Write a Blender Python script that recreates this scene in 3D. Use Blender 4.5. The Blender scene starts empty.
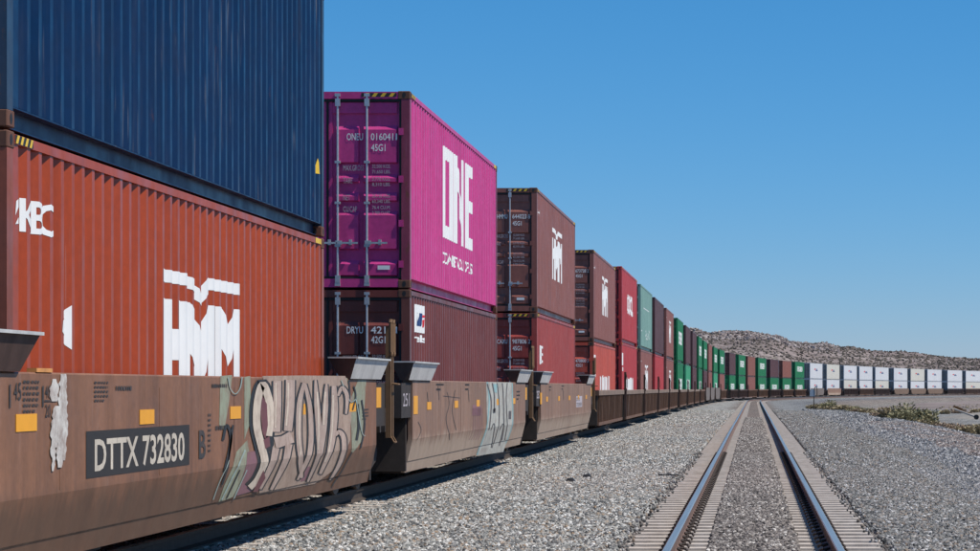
import bpy, bmesh, math, random
from mathutils import Vector, Matrix
R = math.radians
random.seed(7)
C = bpy.context.scene.collection
scene = bpy.context.scene

# ------------------------------------------------------------------ camera, sky, sun, exposure
FPX, VPX, HOR, EYE = 2440.0, 753.5, 387.5, 1.40      # lens in pixels of the 980 px wide picture
cd = bpy.data.cameras.new('camera'); cam = bpy.data.objects.new('camera', cd); C.objects.link(cam)
cam.location = (0, 0, EYE); cam.rotation_euler = (R(90), 0, 0)
cd.sensor_width = 36; cd.lens = FPX / 980 * 36
cd.shift_x = -(VPX - 490) / 980; cd.shift_y = (HOR - 275.5) / 980
cd.clip_start = 0.5; cd.clip_end = 9000
scene.camera = cam
SUN_EL, SUN_AZ = 56.5, 101.0                          # azimuth clockwise from +Y: right of and slightly behind the camera
w = bpy.data.worlds.new('World'); scene.world = w; w.use_nodes = True
nt = w.node_tree; bg = nt.nodes['Background']; sky = nt.nodes.new('ShaderNodeTexSky')
sky.sky_type = 'NISHITA'; sky.sun_disc = False; sky.sun_elevation = R(SUN_EL); sky.sun_rotation = R(SUN_AZ)
sky.altitude = 300; sky.air_density = 1.0; sky.dust_density = 0.0; sky.ozone_density = 5.0
SKY = 0.13; sepc = nt.nodes.new('ShaderNodeSeparateColor'); comb = nt.nodes.new('ShaderNodeCombineColor')
nt.links.new(sky.outputs[0], sepc.inputs[0])
for _c, (_g, _a) in enumerate(((1.50, .43), (.84, .53), (.85, .80))):      # camera response: deeper, bluer clear sky
    m1 = nt.nodes.new('ShaderNodeMath'); m1.operation = 'MULTIPLY'; m1.inputs[1].default_value = SKY
    m2 = nt.nodes.new('ShaderNodeMath'); m2.operation = 'POWER'; m2.inputs[1].default_value = _g
    m3 = nt.nodes.new('ShaderNodeMath'); m3.operation = 'MULTIPLY'; m3.inputs[1].default_value = _a / SKY
    nt.links.new(sepc.outputs[_c], m1.inputs[0]); nt.links.new(m1.outputs[0], m2.inputs[0]); nt.links.new(m2.outputs[0], m3.inputs[0]); nt.links.new(m3.outputs[0], comb.inputs[_c])
nt.links.new(comb.outputs[0], bg.inputs[0]); bg.inputs[1].default_value = SKY
sd = bpy.data.lights.new('sun', 'SUN'); sd.energy = 5.0; sd.angle = R(0.53); sd.color = (1.0, 0.945, 0.86)
sun = bpy.data.objects.new('sun', sd); C.objects.link(sun)
az, el = R(SUN_AZ), R(SUN_EL)
sdir = Vector((math.sin(az) * math.cos(el), math.cos(az) * math.cos(el), math.sin(el)))
sun.rotation_euler = sdir.to_track_quat('Z', 'Y').to_euler(); sun.location = (30, -10, 60)
vs = scene.view_settings
vs.view_transform = 'Standard'; vs.look = 'None'; vs.gamma = 1; vs.exposure = 0.0; vs.use_curve_mapping = False

# ------------------------------------------------------------------ line of the railway
DS = 1.0
NODES = [(0, 0), (100, 0), (150, .05), (200, .02), (250, .224), (300, .932), (400, .86), (500, .72), (640, 1.1), (900, .9)]
def kap(s):
    if s <= 0: return 0
    for (a, ka), (b, kb) in zip(NODES, NODES[1:]):
        if s <= b: return (ka + (kb - ka) * (s - a) / (b - a)) / 1000
    return NODES[-1][1] / 1000
_px, _py, _th = [], [], []
_x, _y, _t = -6.265, -20.0, 0.0
for _i in range(0, 840):
    _px.append(_x); _py.append(_y); _th.append(_t)
    _t += kap(_i - 20) * DS; _x += math.sin(_t) * DS; _y += math.cos(_t) * DS
def grade(y): return -0.0007 * max(0.0, y - 80)
def path(s, d=0.0):
    """point at arc length s on the train's track, d metres to its right; returns x, y, z of rail top, heading"""
    q = max(0.0, min(len(_px) - 1.001, s + 20)); i = int(q); f = q - i
    x = _px[i] + (_px[i+1] - _px[i]) * f; y = _py[i] + (_py[i+1] - _py[i]) * f; t = _th[i] + (_th[i+1] - _th[i]) * f
    if s < -20: y += s + 20
    return x + d * math.cos(t), y - d * math.sin(t), grade(y), t
OUR = 6.265
def off(s):
    """spacing of the empty track: it keeps straight on until it has closed to 4.3 m, then follows the curve"""
    x, y, z, t = path(s); a = -x / max(.2, math.cos(t)); k = 4.3; h = .5
    q = (a - k) / h
    return k + h * (math.log1p(math.exp(q)) if q < 30 else q) if s > 100 else OUR

# ------------------------------------------------------------------ object helpers
def tag(o, label=None, cat=None, group=None, kind=None):
    if label: o['label'] = label
    if cat: o['category'] = cat
    if group: o['group'] = group
    if kind: o['kind'] = kind
    return o
def empty(name, loc=(0, 0, 0), rz=0.0):
    o = bpy.data.objects.new(name, None); C.objects.link(o); o.location = loc; o.rotation_euler = (0, 0, rz)
    o.empty_display_size = 0.3
    return o
def link(name, me, parent=None, mats=None, loc=(0, 0, 0), rot=(0, 0, 0)):
    o = bpy.data.objects.new(name, me); C.objects.link(o)
    if parent is not None: o.parent = parent
    o.location = loc; o.rotation_euler = rot
    if mats:
        if not isinstance(mats, (list, tuple)): mats = [mats]
        while len(me.materials) < len(mats): me.materials.append(None)
        for i, m in enumerate(mats):
            o.material_slots[i].link = 'OBJECT'; o.material_slots[i].material = m
    return o
class MB:
    def __init__(s): s.v = []; s.f = []; s.m = []
    def quad(s, a, b, c, d, m=0):
        n = len(s.v); s.v += [a, b, c, d]; s.f.append((n, n+1, n+2, n+3)); s.m.append(m)
    def poly(s, pts, m=0):
        n = len(s.v); s.v += list(pts); s.f.append(tuple(range(n, n + len(pts)))); s.m.append(m)
    def box(s, x0, x1, y0, y1, z0, z1, m=0):
        n = len(s.v)
        s.v += [(x0,y0,z0),(x1,y0,z0),(x1,y1,z0),(x0,y1,z0),(x0,y0,z1),(x1,y0,z1),(x1,y1,z1),(x0,y1,z1)]
        for f in ((0,3,2,1),(4,5,6,7),(0,1,5,4),(1,2,6,5),(2,3,7,6),(3,0,4,7)):
            s.f.append(tuple(n + k for k in f)); s.m.append(m)
        return s
    def hexa(s, p, m=0):
        n = len(s.v); s.v += list(p)
        for f in ((0,3,2,1),(4,5,6,7),(0,1,5,4),(1,2,6,5),(2,3,7,6),(3,0,4,7)):
            s.f.append(tuple(n + k for k in f)); s.m.append(m)
        return s
    def tube(s, a, b, r, n=10, m=0, r2=None, caps=True):
        a = Vector(a); b = Vector(b); d = (b - a).normalized(); r2 = r if r2 is None else r2
        u = d.orthogonal().normalized(); v = d.cross(u); k = len(s.v)
        for p, rr in ((a, r), (b, r2)):
            for i in range(n):
                t = 2 * math.pi * i / n; s.v.append(tuple(p + (u * math.cos(t) + v * math.sin(t)) * rr))
        for i in range(n):
            j = (i + 1) % n; s.f.append((k + i, k + j, k + n + j, k + n + i)); s.m.append(m)
        if caps:
            s.f.append(tuple(k + i for i in reversed(range(n)))); s.m.append(m)
            s.f.append(tuple(k + n + i for i in range(n))); s.m.append(m)
        return s
    def bent(s, pts, r, n=8, m=0):
        for a, b in zip(pts, pts[1:]): s.tube(a, b, r, n, m)
        return s
    def prism_y(s, prof, y0, y1, m=0, close=True):
        n = len(prof); k = len(s.v)
        s.v += [(x, y0, z) for x, z in prof] + [(x, y1, z) for x, z in prof]
        for i in range(n if close else n - 1):
            j = (i + 1) % n; s.f.append((k+i, k+j, k+n+j, k+n+i)); s.m.append(m)
        if close:
            s.f.append(tuple(k + i for i in reversed(range(n)))); s.m.append(m)
            s.f.append(tuple(k + n + i for i in range(n))); s.m.append(m)
        return s
    def mesh(s, name, smooth=False, merge=False):
        me = bpy.data.meshes.new(name); me.from_pydata(s.v, [], s.f)
        if any(s.m):
            me.polygons.foreach_set('material_index', s.m)
        bm = bmesh.new(); bm.from_mesh(me)
        if merge: bmesh.ops.remove_doubles(bm, verts=bm.verts, dist=1e-5)
        bmesh.ops.recalc_face_normals(bm, faces=bm.faces) if not getattr(s, 'keep', False) else None
        bm.to_mesh(me); bm.free()
        if smooth: me.polygons.foreach_set('use_smooth', [True] * len(me.polygons))
        me.update(); return me

# ------------------------------------------------------------------ materials
def newmat(name):
    m = bpy.data.materials.new(name); m.use_nodes = True
    n = m.node_tree.nodes; l = m.node_tree.links
    return m, n, l, n['Principled BSDF']
def ramp(n, l, src, stops):
    r = n.new('ShaderNodeValToRGB'); l.new(src, r.inputs[0]); e = r.color_ramp.elements
    e[0].position, e[1].position = stops[0][0], stops[-1][0]
    cc = lambda c: (c, c, c, 1) if isinstance(c, (int, float)) else tuple(c) + (1,)
    e[0].color = cc(stops[0][1]); e[1].color = cc(stops[-1][1])
    for p, c in stops[1:-1]: e.new(p).color = cc(c)
    return r.outputs[0]
def coords(n, l, scale=(1, 1, 1), rnd=True):
    tc = n.new('ShaderNodeTexCoord'); mp = n.new('ShaderNodeMapping'); mp.inputs['Scale'].default_value = scale
    if rnd:
        oi = n.new('ShaderNodeObjectInfo'); ad = n.new('ShaderNodeVectorMath'); ad.operation = 'ADD'
        mu = n.new('ShaderNodeMath'); mu.operation = 'MULTIPLY'; mu.inputs[1].default_value = 60
        l.new(oi.outputs['Random'], mu.inputs[0]); l.new(tc.outputs['Object'], ad.inputs[0]); l.new(mu.outputs[0], ad.inputs[1])
        l.new(ad.outputs[0], mp.inputs[0])
    else: l.new(tc.outputs['Object'], mp.inputs[0])
    return mp.outputs[0]
def noise(n, l, vec, scale, detail=4, rough=.55, out=0):
    t = n.new('ShaderNodeTexNoise'); t.inputs['Scale'].default_value = scale; t.inputs['Detail'].default_value = detail
    t.inputs['Roughness'].default_value = rough; l.new(vec, t.inputs['Vector']); return t.outputs[out]
def mix(n, l, fac, a, b, mode='MIX'):
    m = n.new('ShaderNodeMix'); m.data_type = 'RGBA'; m.blend_type = mode
    for s, i in ((fac, 0), (a, 6), (b, 7)):
        if isinstance(s, (int, float)): m.inputs[i].default_value = s
        elif isinstance(s, tuple): m.inputs[i].default_value = s + (1,) if len(s) == 3 else s
        else: l.new(s, m.inputs[i])
    return m.outputs[2]
def bump(n, l, h, b, strength=.3, dist=.01):
    k = n.new('ShaderNodeBump'); k.inputs['Strength'].default_value = strength; k.inputs['Distance'].default_value = dist
    l.new(h, k.inputs['Height']); l.new(k.outputs[0], b.inputs['Normal'])
def paint(name, col, rough=.38, rust=.5, chalk=.4, fade=.25, metal=0, rustcol=(.13, .045, .018), spec=.45):
    """weathered container / car paint: patchy fading, vertical chalky streaks, scuffs and rust specks"""
    m, n, l, b = newmat(name)
    v = coords(n, l)
    big = ramp(n, l, noise(n, l, v, .55, 5), [(.3, 0.0), (.75, 1.0)])
    fadec = tuple(min(1, c * .78 + .04) for c in col); dark = tuple(c * (1 - fade) for c in col)
    c1 = mix(n, l, big, dark, tuple(c * (1 - fade * .3) + .02 * fade for c in col))
    vs_ = coords(n, l, (9, 9, .55))
    st = ramp(n, l, noise(n, l, vs_, 1.0, 3), [(.56, 0.0), (.72, chalk * .75)])
    c2 = mix(n, l, st, c1, fadec)
    vr = coords(n, l, (3.2, 3.2, 1.1))
    rs = ramp(n, l, noise(n, l, vr, 3.0, 6, .7), [(.66 - .05 * rust, 0.0), (.74 - .03 * rust, min(1, rust))])
    c3 = mix(n, l, rs, c2, rustcol)
    vf = coords(n, l, (26, 26, 1.1))
    sc = ramp(n, l, noise(n, l, vf, 1.0, 2), [(.61, 0.0), (.70, chalk * 1.3 if chalk < .7 else .9)])
    pm = ramp(n, l, noise(n, l, v, .9, 3), [(.5, 0.0), (.62, 1.0)])
    c3 = mix(n, l, mix(n, l, 1.0, sc, pm, 'MULTIPLY'), c3, tuple(min(1, c * .5 + .17) for c in col))
    dk = ramp(n, l, noise(n, l, coords(n, l, (5, 5, .35)), 1.0, 4), [(.35, .72), (.55, 1.0)])
    c3 = mix(n, l, min(1.0, rust + .35), c3, mix(n, l, 1.0, c3, dk, 'MULTIPLY'))
    gr = ramp(n, l, noise(n, l, v, 14, 4, .7), [(.3, .80), (.7, 1.0)])
    c4 = mix(n, l, 1.0, c3, gr, 'MULTIPLY')
    l.new(c4, b.inputs['Base Color'])
    rr = ramp(n, l, noise(n, l, v, 3, 4), [(.3, rough - .08), (.7, rough + .14)])
    l.new(rr, b.inputs['Roughness']); b.inputs['Metallic'].default_value = metal; b.inputs['Specular IOR Level'].default_value = spec
    bump(n, l, noise(n, l, v, 2.2, 3), b, .25, .012)
    return m
def dusty(name, col, dust, amount, **k):
    m = paint(name, col, **k); n = m.node_tree.nodes; l = m.node_tree.links; b = n['Principled BSDF']
    src = b.inputs['Base Color'].links[0].from_socket
    tc = n.new('ShaderNodeTexCoord'); sp = n.new('ShaderNodeSeparateXYZ'); l.new(tc.outputs['Object'], sp.inputs[0])
    w1_ = noise(n, l, coords(n, l, (.35, .35, .9), False), 1.0, 4); w2_ = noise(n, l, coords(n, l, (6, 6, .7), False), 1.0, 4, .7)
    a = n.new('ShaderNodeMath'); a.operation = 'MULTIPLY_ADD'; l.new(w2_, a.inputs[0]); a.inputs[1].default_value = .55; l.new(sp.outputs[2], a.inputs[2])
    low = ramp(n, l, a.outputs[0], [(.80, amount), (1.04, 0.0)])
    f = mix(n, l, 1.0, low, ramp(n, l, w1_, [(.30, .55), (.55, 1.0)]), 'MULTIPLY')
    c = mix(n, l, f, src, dust)
    dr = ramp(n, l, noise(n, l, coords(n, l, (2.6, 2.6, .22), False), 1.0, 5, .65), [(.32, .88), (.52, 1.0), (.7, 1.06)])
    c = mix(n, l, 1.0, c, dr, 'MULTIPLY')
    l.new(c, b.inputs['Base Color']); M[name] = m; return m
def plain(name, col, rough=.6, metal=0.0, var=.25, scale=8, spec=None):
    m, n, l, b = newmat(name)
    v = coords(n, l)
    f = noise(n, l, v, scale, 5, .65)
    c = mix(n, l, ramp(n, l, f, [(.3, 0.0), (.7, 1.0)]), tuple(x * (1 - var) for x in col), tuple(min(1, x * (1 + var)) for x in col))
    l.new(c, b.inputs['Base Color']); b.inputs['Roughness'].default_value = rough; b.inputs['Metallic'].default_value = metal
    if spec is not None: b.inputs['Specular IOR Level'].default_value = spec
    return m
def worn(name, col, wear=.45, rough=.6, under=(.20, .105, .072), scale=6.0):
    """paint applied by hand on the car side, worn through to the brown beneath it"""
    m, n, l, b = newmat(name)
    v = coords(n, l, (1, 1, 1), False)
    f = ramp(n, l, noise(n, l, v, scale, 6, .75), [(.60 - wear * .35, 0.0), (.78 - wear * .2, min(1, wear * 1.3))])
    g = ramp(n, l, noise(n, l, v, 1.3, 3), [(.3, .82), (.7, 1.08)])
    c = mix(n, l, 1.0, mix(n, l, f, col, under), g, 'MULTIPLY')
    l.new(c, b.inputs['Base Color']); b.inputs['Roughness'].default_value = rough
    return m
M = {}
def P(key, *a, **k):
    M[key] = paint(key, *a, **k); return M[key]
P('blue_paint', (.0005, .023, .084), rust=.30, chalk=.45, fade=.15, rough=.38, spec=.28)
P('brick_paint', (.43, .060, .008), rust=.15, chalk=.25, fade=.12, rough=.36)
P('magenta_paint', (.66, .055, .26), rust=.12, chalk=.15, fade=.12, rough=.38, spec=.4)
P('maroon_paint', (.21, .045, .034), rust=.3, chalk=.3)
P('brown_paint', (.31, .108, .080), rust=.2, chalk=.3, fade=.12)
P('crimson_paint', (.41, .060, .045), rust=.2, chalk=.3, fade=.15)
P('orange_red_paint', (.60, .095, .055), rust=.3, chalk=.35, fade=.12)
P('red_paint', (.52, .045, .045), rust=.2, chalk=.3, fade=.12)
P('teal_paint', (.23, .40, .34), rust=.35, chalk=.8, fade=.12)
P('green_paint', (.010, .20, .065), rust=.15, chalk=.3, fade=.12)
P('pale_green_paint', (.05, .36, .17), rust=.2, chalk=.5, fade=.12)
P('dark_brown_paint', (.13, .050, .048), rust=.3, chalk=.3)
P('rose_brown_paint', (.30, .105, .070), rust=.2, chalk=.3, fade=.12)
P('white_paint', (.76, .76, .77), rust=.08, chalk=.1, fade=.08, rustcol=(.30, .25, .2))
P('cream_paint', (.74, .70, .60), rust=.1, chalk=.1, fade=.08, rustcol=(.30, .25, .2))
dusty('car_brown', (.32, .145, .075), (.115, .062, .036), .80, rust=.35, chalk=.25, fade=.25, rough=.55, rustcol=(.10, .048, .030))
dusty('car_taupe', (.36, .205, .135), (.44, .325, .24), .9, rust=.45, chalk=.4, fade=.25, rough=.6, rustcol=(.10, .05, .034))
P('rib_back', (.05, .03, .02), rust=.6, chalk=.2)  # near-black colour stands for the shade in the recesses between ribs
P('rib_brown', (.23, .115, .065), rust=1.0, chalk=.5, fade=.35, rough=.7, rustcol=(.26, .095, .028))
P('chord_brown', (.32, .22, .16), rust=.7, chalk=.5, fade=.3, rough=.7)
P('car_grey', (.22, .175, .15), rust=.5, chalk=.5, fade=.2, rough=.7)
P('car_tan', (.24, .155, .105), rust=.5, chalk=.5, fade=.2, rough=.7)
P('car_dark', (.10, .048, .034), rust=.6, chalk=.3, fade=.3, rough=.7)
P('rusty_post', (.25, .135, .062), rust=1.0, chalk=.3, fade=.3, rough=.7, rustcol=(.16, .07, .03))
P('casting_rust', (.21, .085, .05), rust=1.0, chalk=.3, fade=.4, rough=.75, rustcol=(.10, .045, .02))
P('magenta_post', (.36, .055, .11), rust=1.0, chalk=.3, rustcol=(.20, .07, .035))
P('brick_post', (.38, .09, .04), rust=.8, chalk=.4, rustcol=(.24, .085, .04))
P('maroon_post', (.20, .06, .045), rust=.8, chalk=.4, rustcol=(.22, .10, .06))
P('blue_post', (.03, .06, .11), rust=1.2, chalk=.4, rustcol=(.16, .07, .035))
P('shaded_door_grey', (.27, .25, .23), rust=.2, chalk=.2)  # shade on the white containers' door ends, put into the door colour
P('tray_grey', (.84, .80, .75), rust=.2, chalk=.3, fade=.25, rough=.5)
P('tray_lip', (.72, .70, .67), rust=.3, chalk=.2)
M['under'] = plain('grimy_steel', (.035, .026, .022), .8)
M['black'] = plain('black_rubber', (.012, .012, .013), .6)
M['galv'] = plain('galvanised_steel', (.50, .51, .53), .42, .65, .15, 20)
M['wheel'] = plain('wheel_steel', (.09, .06, .045), .6, .4)
M['ink_white'] = worn('white_lettering', (.80, .80, .78), .30, .5, (.60, .50, .48), 3)
M['logo_white'] = plain('white_logo_paint', (.80, .80, .78), .5, 0, .05, 2)
M['ink_grey'] = plain('faded_white_lettering', (.46, .40, .42), .6, 0, .1)
M['ink_dark'] = worn('dark_stencil', (.045, .038, .034), .35)
M['panel_dark'] = worn('dark_number_panel', (.030, .023, .019), .12)
M['ink_cream'] = worn('cream_stencil', (.60, .52, .42), .30, .6, (.10, .07, .05), 14)
M['yellow'] = plain('yellow_reflector', (.84, .36, .008), .4, 0, .06)
M['hazard_yellow'] = plain('hazard_yellow_paint', (.72, .46, .03), .5, 0, .15)
M['hazard_black'] = plain('hazard_black_paint', (.02, .018, .016), .5)
M['logo_navy'] = plain('navy_paint', (.02, .05, .16), .5)
M['logo_red'] = plain('red_logo_paint', (.62, .03, .04), .5)
M['orange'] = plain('orange_paint', (.62, .27, .07), .5)

def rail_head():
    m, n, l, b = newmat('polished_rail_head')
    v = coords(n, l, (30, .25, 1), False)
    l.new(ramp(n, l, noise(n, l, v, 1, 3), [(.3, (.46, .385, .30)), (.7, (.64, .55, .45))]), b.inputs['Base Color'])
    b.inputs['Metallic'].default_value = .75; b.inputs['Roughness'].default_value = .27
    return m
M['rail_head'] = rail_head()
M['rail_side'] = plain('rusty_rail_side', (.155, .095, .072), .75, .1, .3, 10)
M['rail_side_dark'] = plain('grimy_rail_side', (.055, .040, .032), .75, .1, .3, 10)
def tie_mat():
    m, n, l, b = newmat('dusty_concrete')
    v = coords(n, l)
    c = ramp(n, l, noise(n, l, v, 5, 6, .7), [(.3, (.33, .28, .235)), (.55, (.49, .425, .37)), (.75, (.60, .54, .48))])
    l.new(c, b.inputs['Base Color']); b.inputs['Roughness'].default_value = .9
    bump(n, l, noise(n, l, v, 40, 4), b, .4, .004)
    return m
M['tie'] = tie_mat()
def stone_mat(name, stops):
    m, n, l, b = newmat(name)
    oi = n.new('ShaderNodeObjectInfo')
    c = ramp(n, l, oi.outputs['Random'], stops)
    v = coords(n, l, (1, 1, 1), False)
    g = ramp(n, l, noise(n, l, v, 30, 4, .7), [(.3, .75), (.7, 1.12)])
    l.new(mix(n, l, 1.0, c, g, 'MULTIPLY'), b.inputs['Base Color']); b.inputs['Roughness'].default_value = .88
    b.inputs['Specular IOR Level'].default_value = .3
    return m
GREY = [(0, (.05, .05, .05)), (.12, (.13, .13, .13)), (.4, (.26, .26, .245)), (.6, (.36, .345, .31)), (.70, (.30, .205, .13)), (.8, (.44, .43, .40)), (1, (.70, .68, .64))]
MID = [(0, (.058, .057, .056)), (.2, (.125, .123, .12)), (.5, (.215, .212, .20)), (.65, (.26, .245, .225)), (.75, (.25, .185, .135)), (.88, (.33, .325, .32)), (1, (.56, .54, .52))]
BROWN = [(0, (.05, .045, .042)), (.2, (.12, .105, .097)), (.5, (.215, .19, .175)), (.75, (.29, .25, .22)), (.9, (.40, .365, .33)), (1, (.66, .62, .57))]
DARK = [(0, (.055, .06, .07)), (.25, (.13, .14, .155)), (.5, (.22, .22, .225)), (.7, (.30, .27, .245)), (.88, (.36, .36, .37)), (1, (.60, .58, .56))]
M['stone_grey'] = stone_mat('grey_ballast_stone', GREY)
M['stone_mid'] = stone_mat('mid_ballast_stone', MID)
M['stone_brown'] = stone_mat('brown_ballast_stone', BROWN)
M['stone_pink'] = stone_mat('pinkish_ballast_stone', [(0, (.06, .055, .055)), (.2, (.15, .125, .115)), (.5, (.26, .20, .175)), (.7, (.33, .27, .24)), (.88, (.40, .35, .32)), (1, (.62, .58, .55))])
M['stone_dark'] = stone_mat('dark_ballast_stone', DARK)

# ------------------------------------------------------------------ ground
def ground_h(d, s):
    """height of the ballast bed against rail top, d = metres right of our track's centre"""
    pts = [(-60, -1.3), (-20, -1.25), (-13.5, -1.15), (-9.6, -.24), (-1.4, -.235), (2.1, -.235), (3.6, -.33), (6.0, -.43), (8.6, -.50), (11.0, -1.15), (14, -1.45), (60, -1.5)]
    for (a, ha), (b, hb) in zip(pts, pts[1:]):
        if d <= b: return ha + (hb - ha) * max(0, (d - a)) / (b - a)
    return -1.3
from mathutils import noise as mn
def bed_mesh():
    ds = [-60, -40, -28, -20, -16, -13.5, -12, -11, -9.6, -8.6, -7.6, -6.3, -5, -4.2, -3.4, -2.6, -2, -1.4, 0, 1.4, 1.8, 2.1, 2.6, 3.1, 3.6, 4.2, 5, 6, 7, 8.2, 9.5, 11, 13, 14.5, 16, 18.5, 22, 27, 34, 45, 60]
    ss = [-25 + 1.5 * i for i in range(60)] + [65 + 4 * i for i in range(180)]
    v, f, uv = [], [], []
    for s in ss:
        for d in ds:
            x, y, z, t = path(s, off(s) + d)
            k = min(1, max(0, (abs(d + 3.1) - 5.0) / 4))
            h = ground_h(d, s) + k * .12 * mn.noise(Vector((x * .25, y * .25, 0))) + k * .05 * mn.noise(Vector((x * 1.1, y * 1.1, 3)))
            v.append((x, y, z + h)); uv.append((d, s))
    nd = len(ds)
    for i in range(len(ss) - 1):
        for j in range(nd - 1):
            f.append((i*nd+j, i*nd+j+1, (i+1)*nd+j+1, (i+1)*nd+j))
    me = bpy.data.meshes.new('ballast_bed'); me.from_pydata(v, [], f)
    ul = me.uv_layers.new(name='bed')
    for lp in me.loops: ul.data[lp.index].uv = uv[lp.vertex_index]
    me.polygons.foreach_set('use_smooth', [True] * len(me.polygons))
    return me
def bed_mat():
    m, n, l, b = newmat('ballast')
    tc = n.new('ShaderNodeTexCoord'); sp = n.new('ShaderNodeSeparateXYZ'); l.new(tc.outputs['UV'], sp.inputs[0])
    pos = tc.outputs['Object']
    # metres to the right of our track, softened by noise
    nz = noise(n, l, pos, .35, 4)
    a = n.new('ShaderNodeMath'); a.operation = 'MULTIPLY_ADD'; l.new(nz, a.inputs[0]); a.inputs[1].default_value = 3.2; l.new(sp.outputs[0], a.inputs[2])
    mr = n.new('ShaderNodeMapRange'); mr.inputs[1].default_value = -20; mr.inputs[2].default_value = 30; l.new(a.outputs[0], mr.inputs[0])
    q = lambda d: (d + 1.6 + 20) / 50
    zone = ramp(n, l, mr.outputs[0], [(q(-15), (.30, .24, .18)), (q(-11), (.29, .285, .27)), (q(-2.5), (.32, .315, .30)), (q(-1.2), (.20, .165, .145)), (q(1.2), (.20, .165, .145)),
                                     (q(2.2), (.24, .24, .235)), (q(5.0), (.20, .20, .20)), (q(6.8), (.16, .16, .165)), (q(9.5), (.22, .185, .16)), (q(13), (.24, .215, .19)), (q(17), (.25, .24, .225)), (q(24), (.24, .235, .225))])
    vo = n.new('ShaderNodeTexVoronoi'); vo.inputs['Scale'].default_value = 17; l.new(pos, vo.inputs['Vector'])
    sep = n.new('ShaderNodeSeparateColor'); l.new(vo.outputs['Color'], sep.inputs[0])
    sc = ramp(n, l, sep.outputs[0], [(0, .35), (.3, .7), (.6, 1.0), (.85, 1.3), (1, 1.9)])
    c = mix(n, l, 1.0, zone, sc, 'MULTIPLY')
    vo2 = n.new('ShaderNodeTexVoronoi'); vo2.inputs['Scale'].default_value = 2.4; l.new(pos, vo2.inputs['Vector'])
    sep2 = n.new('ShaderNodeSeparateColor'); l.new(vo2.outputs['Color'], sep2.inputs[0])
    c = mix(n, l, 1.0, c, ramp(n, l, sep2.outputs[1], [(0, .78), (1, 1.22)]), 'MULTIPLY')
    c = mix(n, l, 1.0, c, ramp(n, l, noise(n, l, pos, .18, 5, .65), [(.3, .82), (.7, 1.15)]), 'MULTIPLY')
    c = mix(n, l, 1.0, c, ramp(n, l, noise(n, l, pos, .9, 6, .75), [(.35, .72), (.5, 1.0), (.68, 1.2)]), 'MULTIPLY')
    l.new(c, b.inputs['Base Color']); b.inputs['Roughness'].default_value = .95; b.inputs['Specular IOR Level'].default_value = .2
    bump(n, l, ramp(n, l, vo.outputs['Distance'], [(0, 1.0), (.8, 0.0)]), b, .9, .05)
    return m
M['bed'] = bed_mat()
tag(link('ballast_ground', bed_mesh(), None, M['bed']), kind='structure')

def desert_mat():
    m, n, l, b = newmat('desert_soil')
    v = coords(n, l, (1, 1, 1), False)
    base = ramp(n, l, noise(n, l, v, .012, 6, .6), [(.3, (.17, .135, .128)), (.5, (.24, .195, .182)), (.7, (.33, .28, .26))])
    sc = ramp(n, l, noise(n, l, v, .16, 6, .75), [(.40, 1.15), (.52, .85), (.62, .52)])
    c = mix(n, l, 1.0, base, sc, 'MULTIPLY')
    vo = n.new('ShaderNodeTexVoronoi'); vo.inputs['Scale'].default_value = .28; l.new(v, vo.inputs['Vector'])
    br = ramp(n, l, vo.outputs['Distance'], [(.25, 1.0), (.42, 0.0)])
    c = mix(n, l, mix(n, l, 1.0, br, ramp(n, l, noise(n, l, v, .02, 4), [(.42, 0.0), (.6, .85)]), 'MULTIPLY'), c, (.10, .095, .065))
    l.new(c, b.inputs['Base Color']); b.inputs['Roughness'].default_value = 1; b.inputs['Specular IOR Level'].default_value = .1
    return m
M['desert'] = desert_mat()
def lerp_tab(tab, x):
    if x <= tab[0][0]: return tab[0][1]
    for (a, ya), (b, yb) in zip(tab, tab[1:]):
        if x <= b: return ya + (yb - ya) * (x - a) / (b - a)
    return tab[-1][1]
# skyline of the hills: tangent of bearing (right of the track's direction) -> height in metres at 1500 m
SKY = [(-.30, 52), (-.12, 48), (-.05, 40), (-.026, 37.5), (-.018, 35.0), (-.013, 35.5), (0, 35.2), (.0104, 33), (.0141, 30.5), (.020, 28.2), (.030, 28.2), (.0346, 26.5), (.044, 25.6), (.053, 24.2), (.071, 21.5), (.093, 19.5), (.15, 17), (.30, 22)]
def smooth(a, b, x):
    t = max(0, min(1, (x - a) / (b - a))); return t * t * (3 - 2 * t)
def terrain_h(x, y):
    r = math.hypot(x, y); t = x / max(y, 1)
    H = lerp_tab(SKY, t)
    base = -1.6
    lo = smooth(820, 1500, r); hi = smooth(1180, 1500, r) * .62 + lo * .38
    p = Vector((x, y, 0))
    n1 = mn.fractal(p * .006, 1.0, 2.1, 5) ; n2 = mn.fractal(p * .035, 1.0, 2.1, 4)
    h = base + (H + 1.0) * hi + n1 * 4.2 * lo * (1 - .55 * smooth(1350, 1500, r)) + n2 * (1.0 + H * .045) * lo
    if r > 1500: h -= (r - 1500) * .02
    return h
def hills_mesh():
    v, f = [], []
    nth, rs = 560, [760 + 9 * i for i in range(92)] + [1600, 1700, 1900, 2300]
    for r in rs:
        for k in range(nth + 1):
            a = R(-14 + 30 * k / nth)
            x, y = r * math.sin(a), r * math.cos(a)
            v.append((x, y, terrain_h(x, y)))
    q = nth + 1
    for i in range(len(rs) - 1):
        for k in range(nth): f.append((i*q+k, i*q+k+1, (i+1)*q+k+1, (i+1)*q+k))
    me = bpy.data.meshes.new('hills'); me.from_pydata(v, [], f)
    me.polygons.foreach_set('use_smooth', [True] * len(me.polygons))
    return me
hills = tag(link('hills', hills_mesh(), None, M['desert']), kind='structure')
g = MB(); g.box(-4500, 4500, -600, 7000, -4.0, -1.62)
tag(link('desert_ground', g.mesh('desert_ground'), None, M['desert']), kind='structure')

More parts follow.
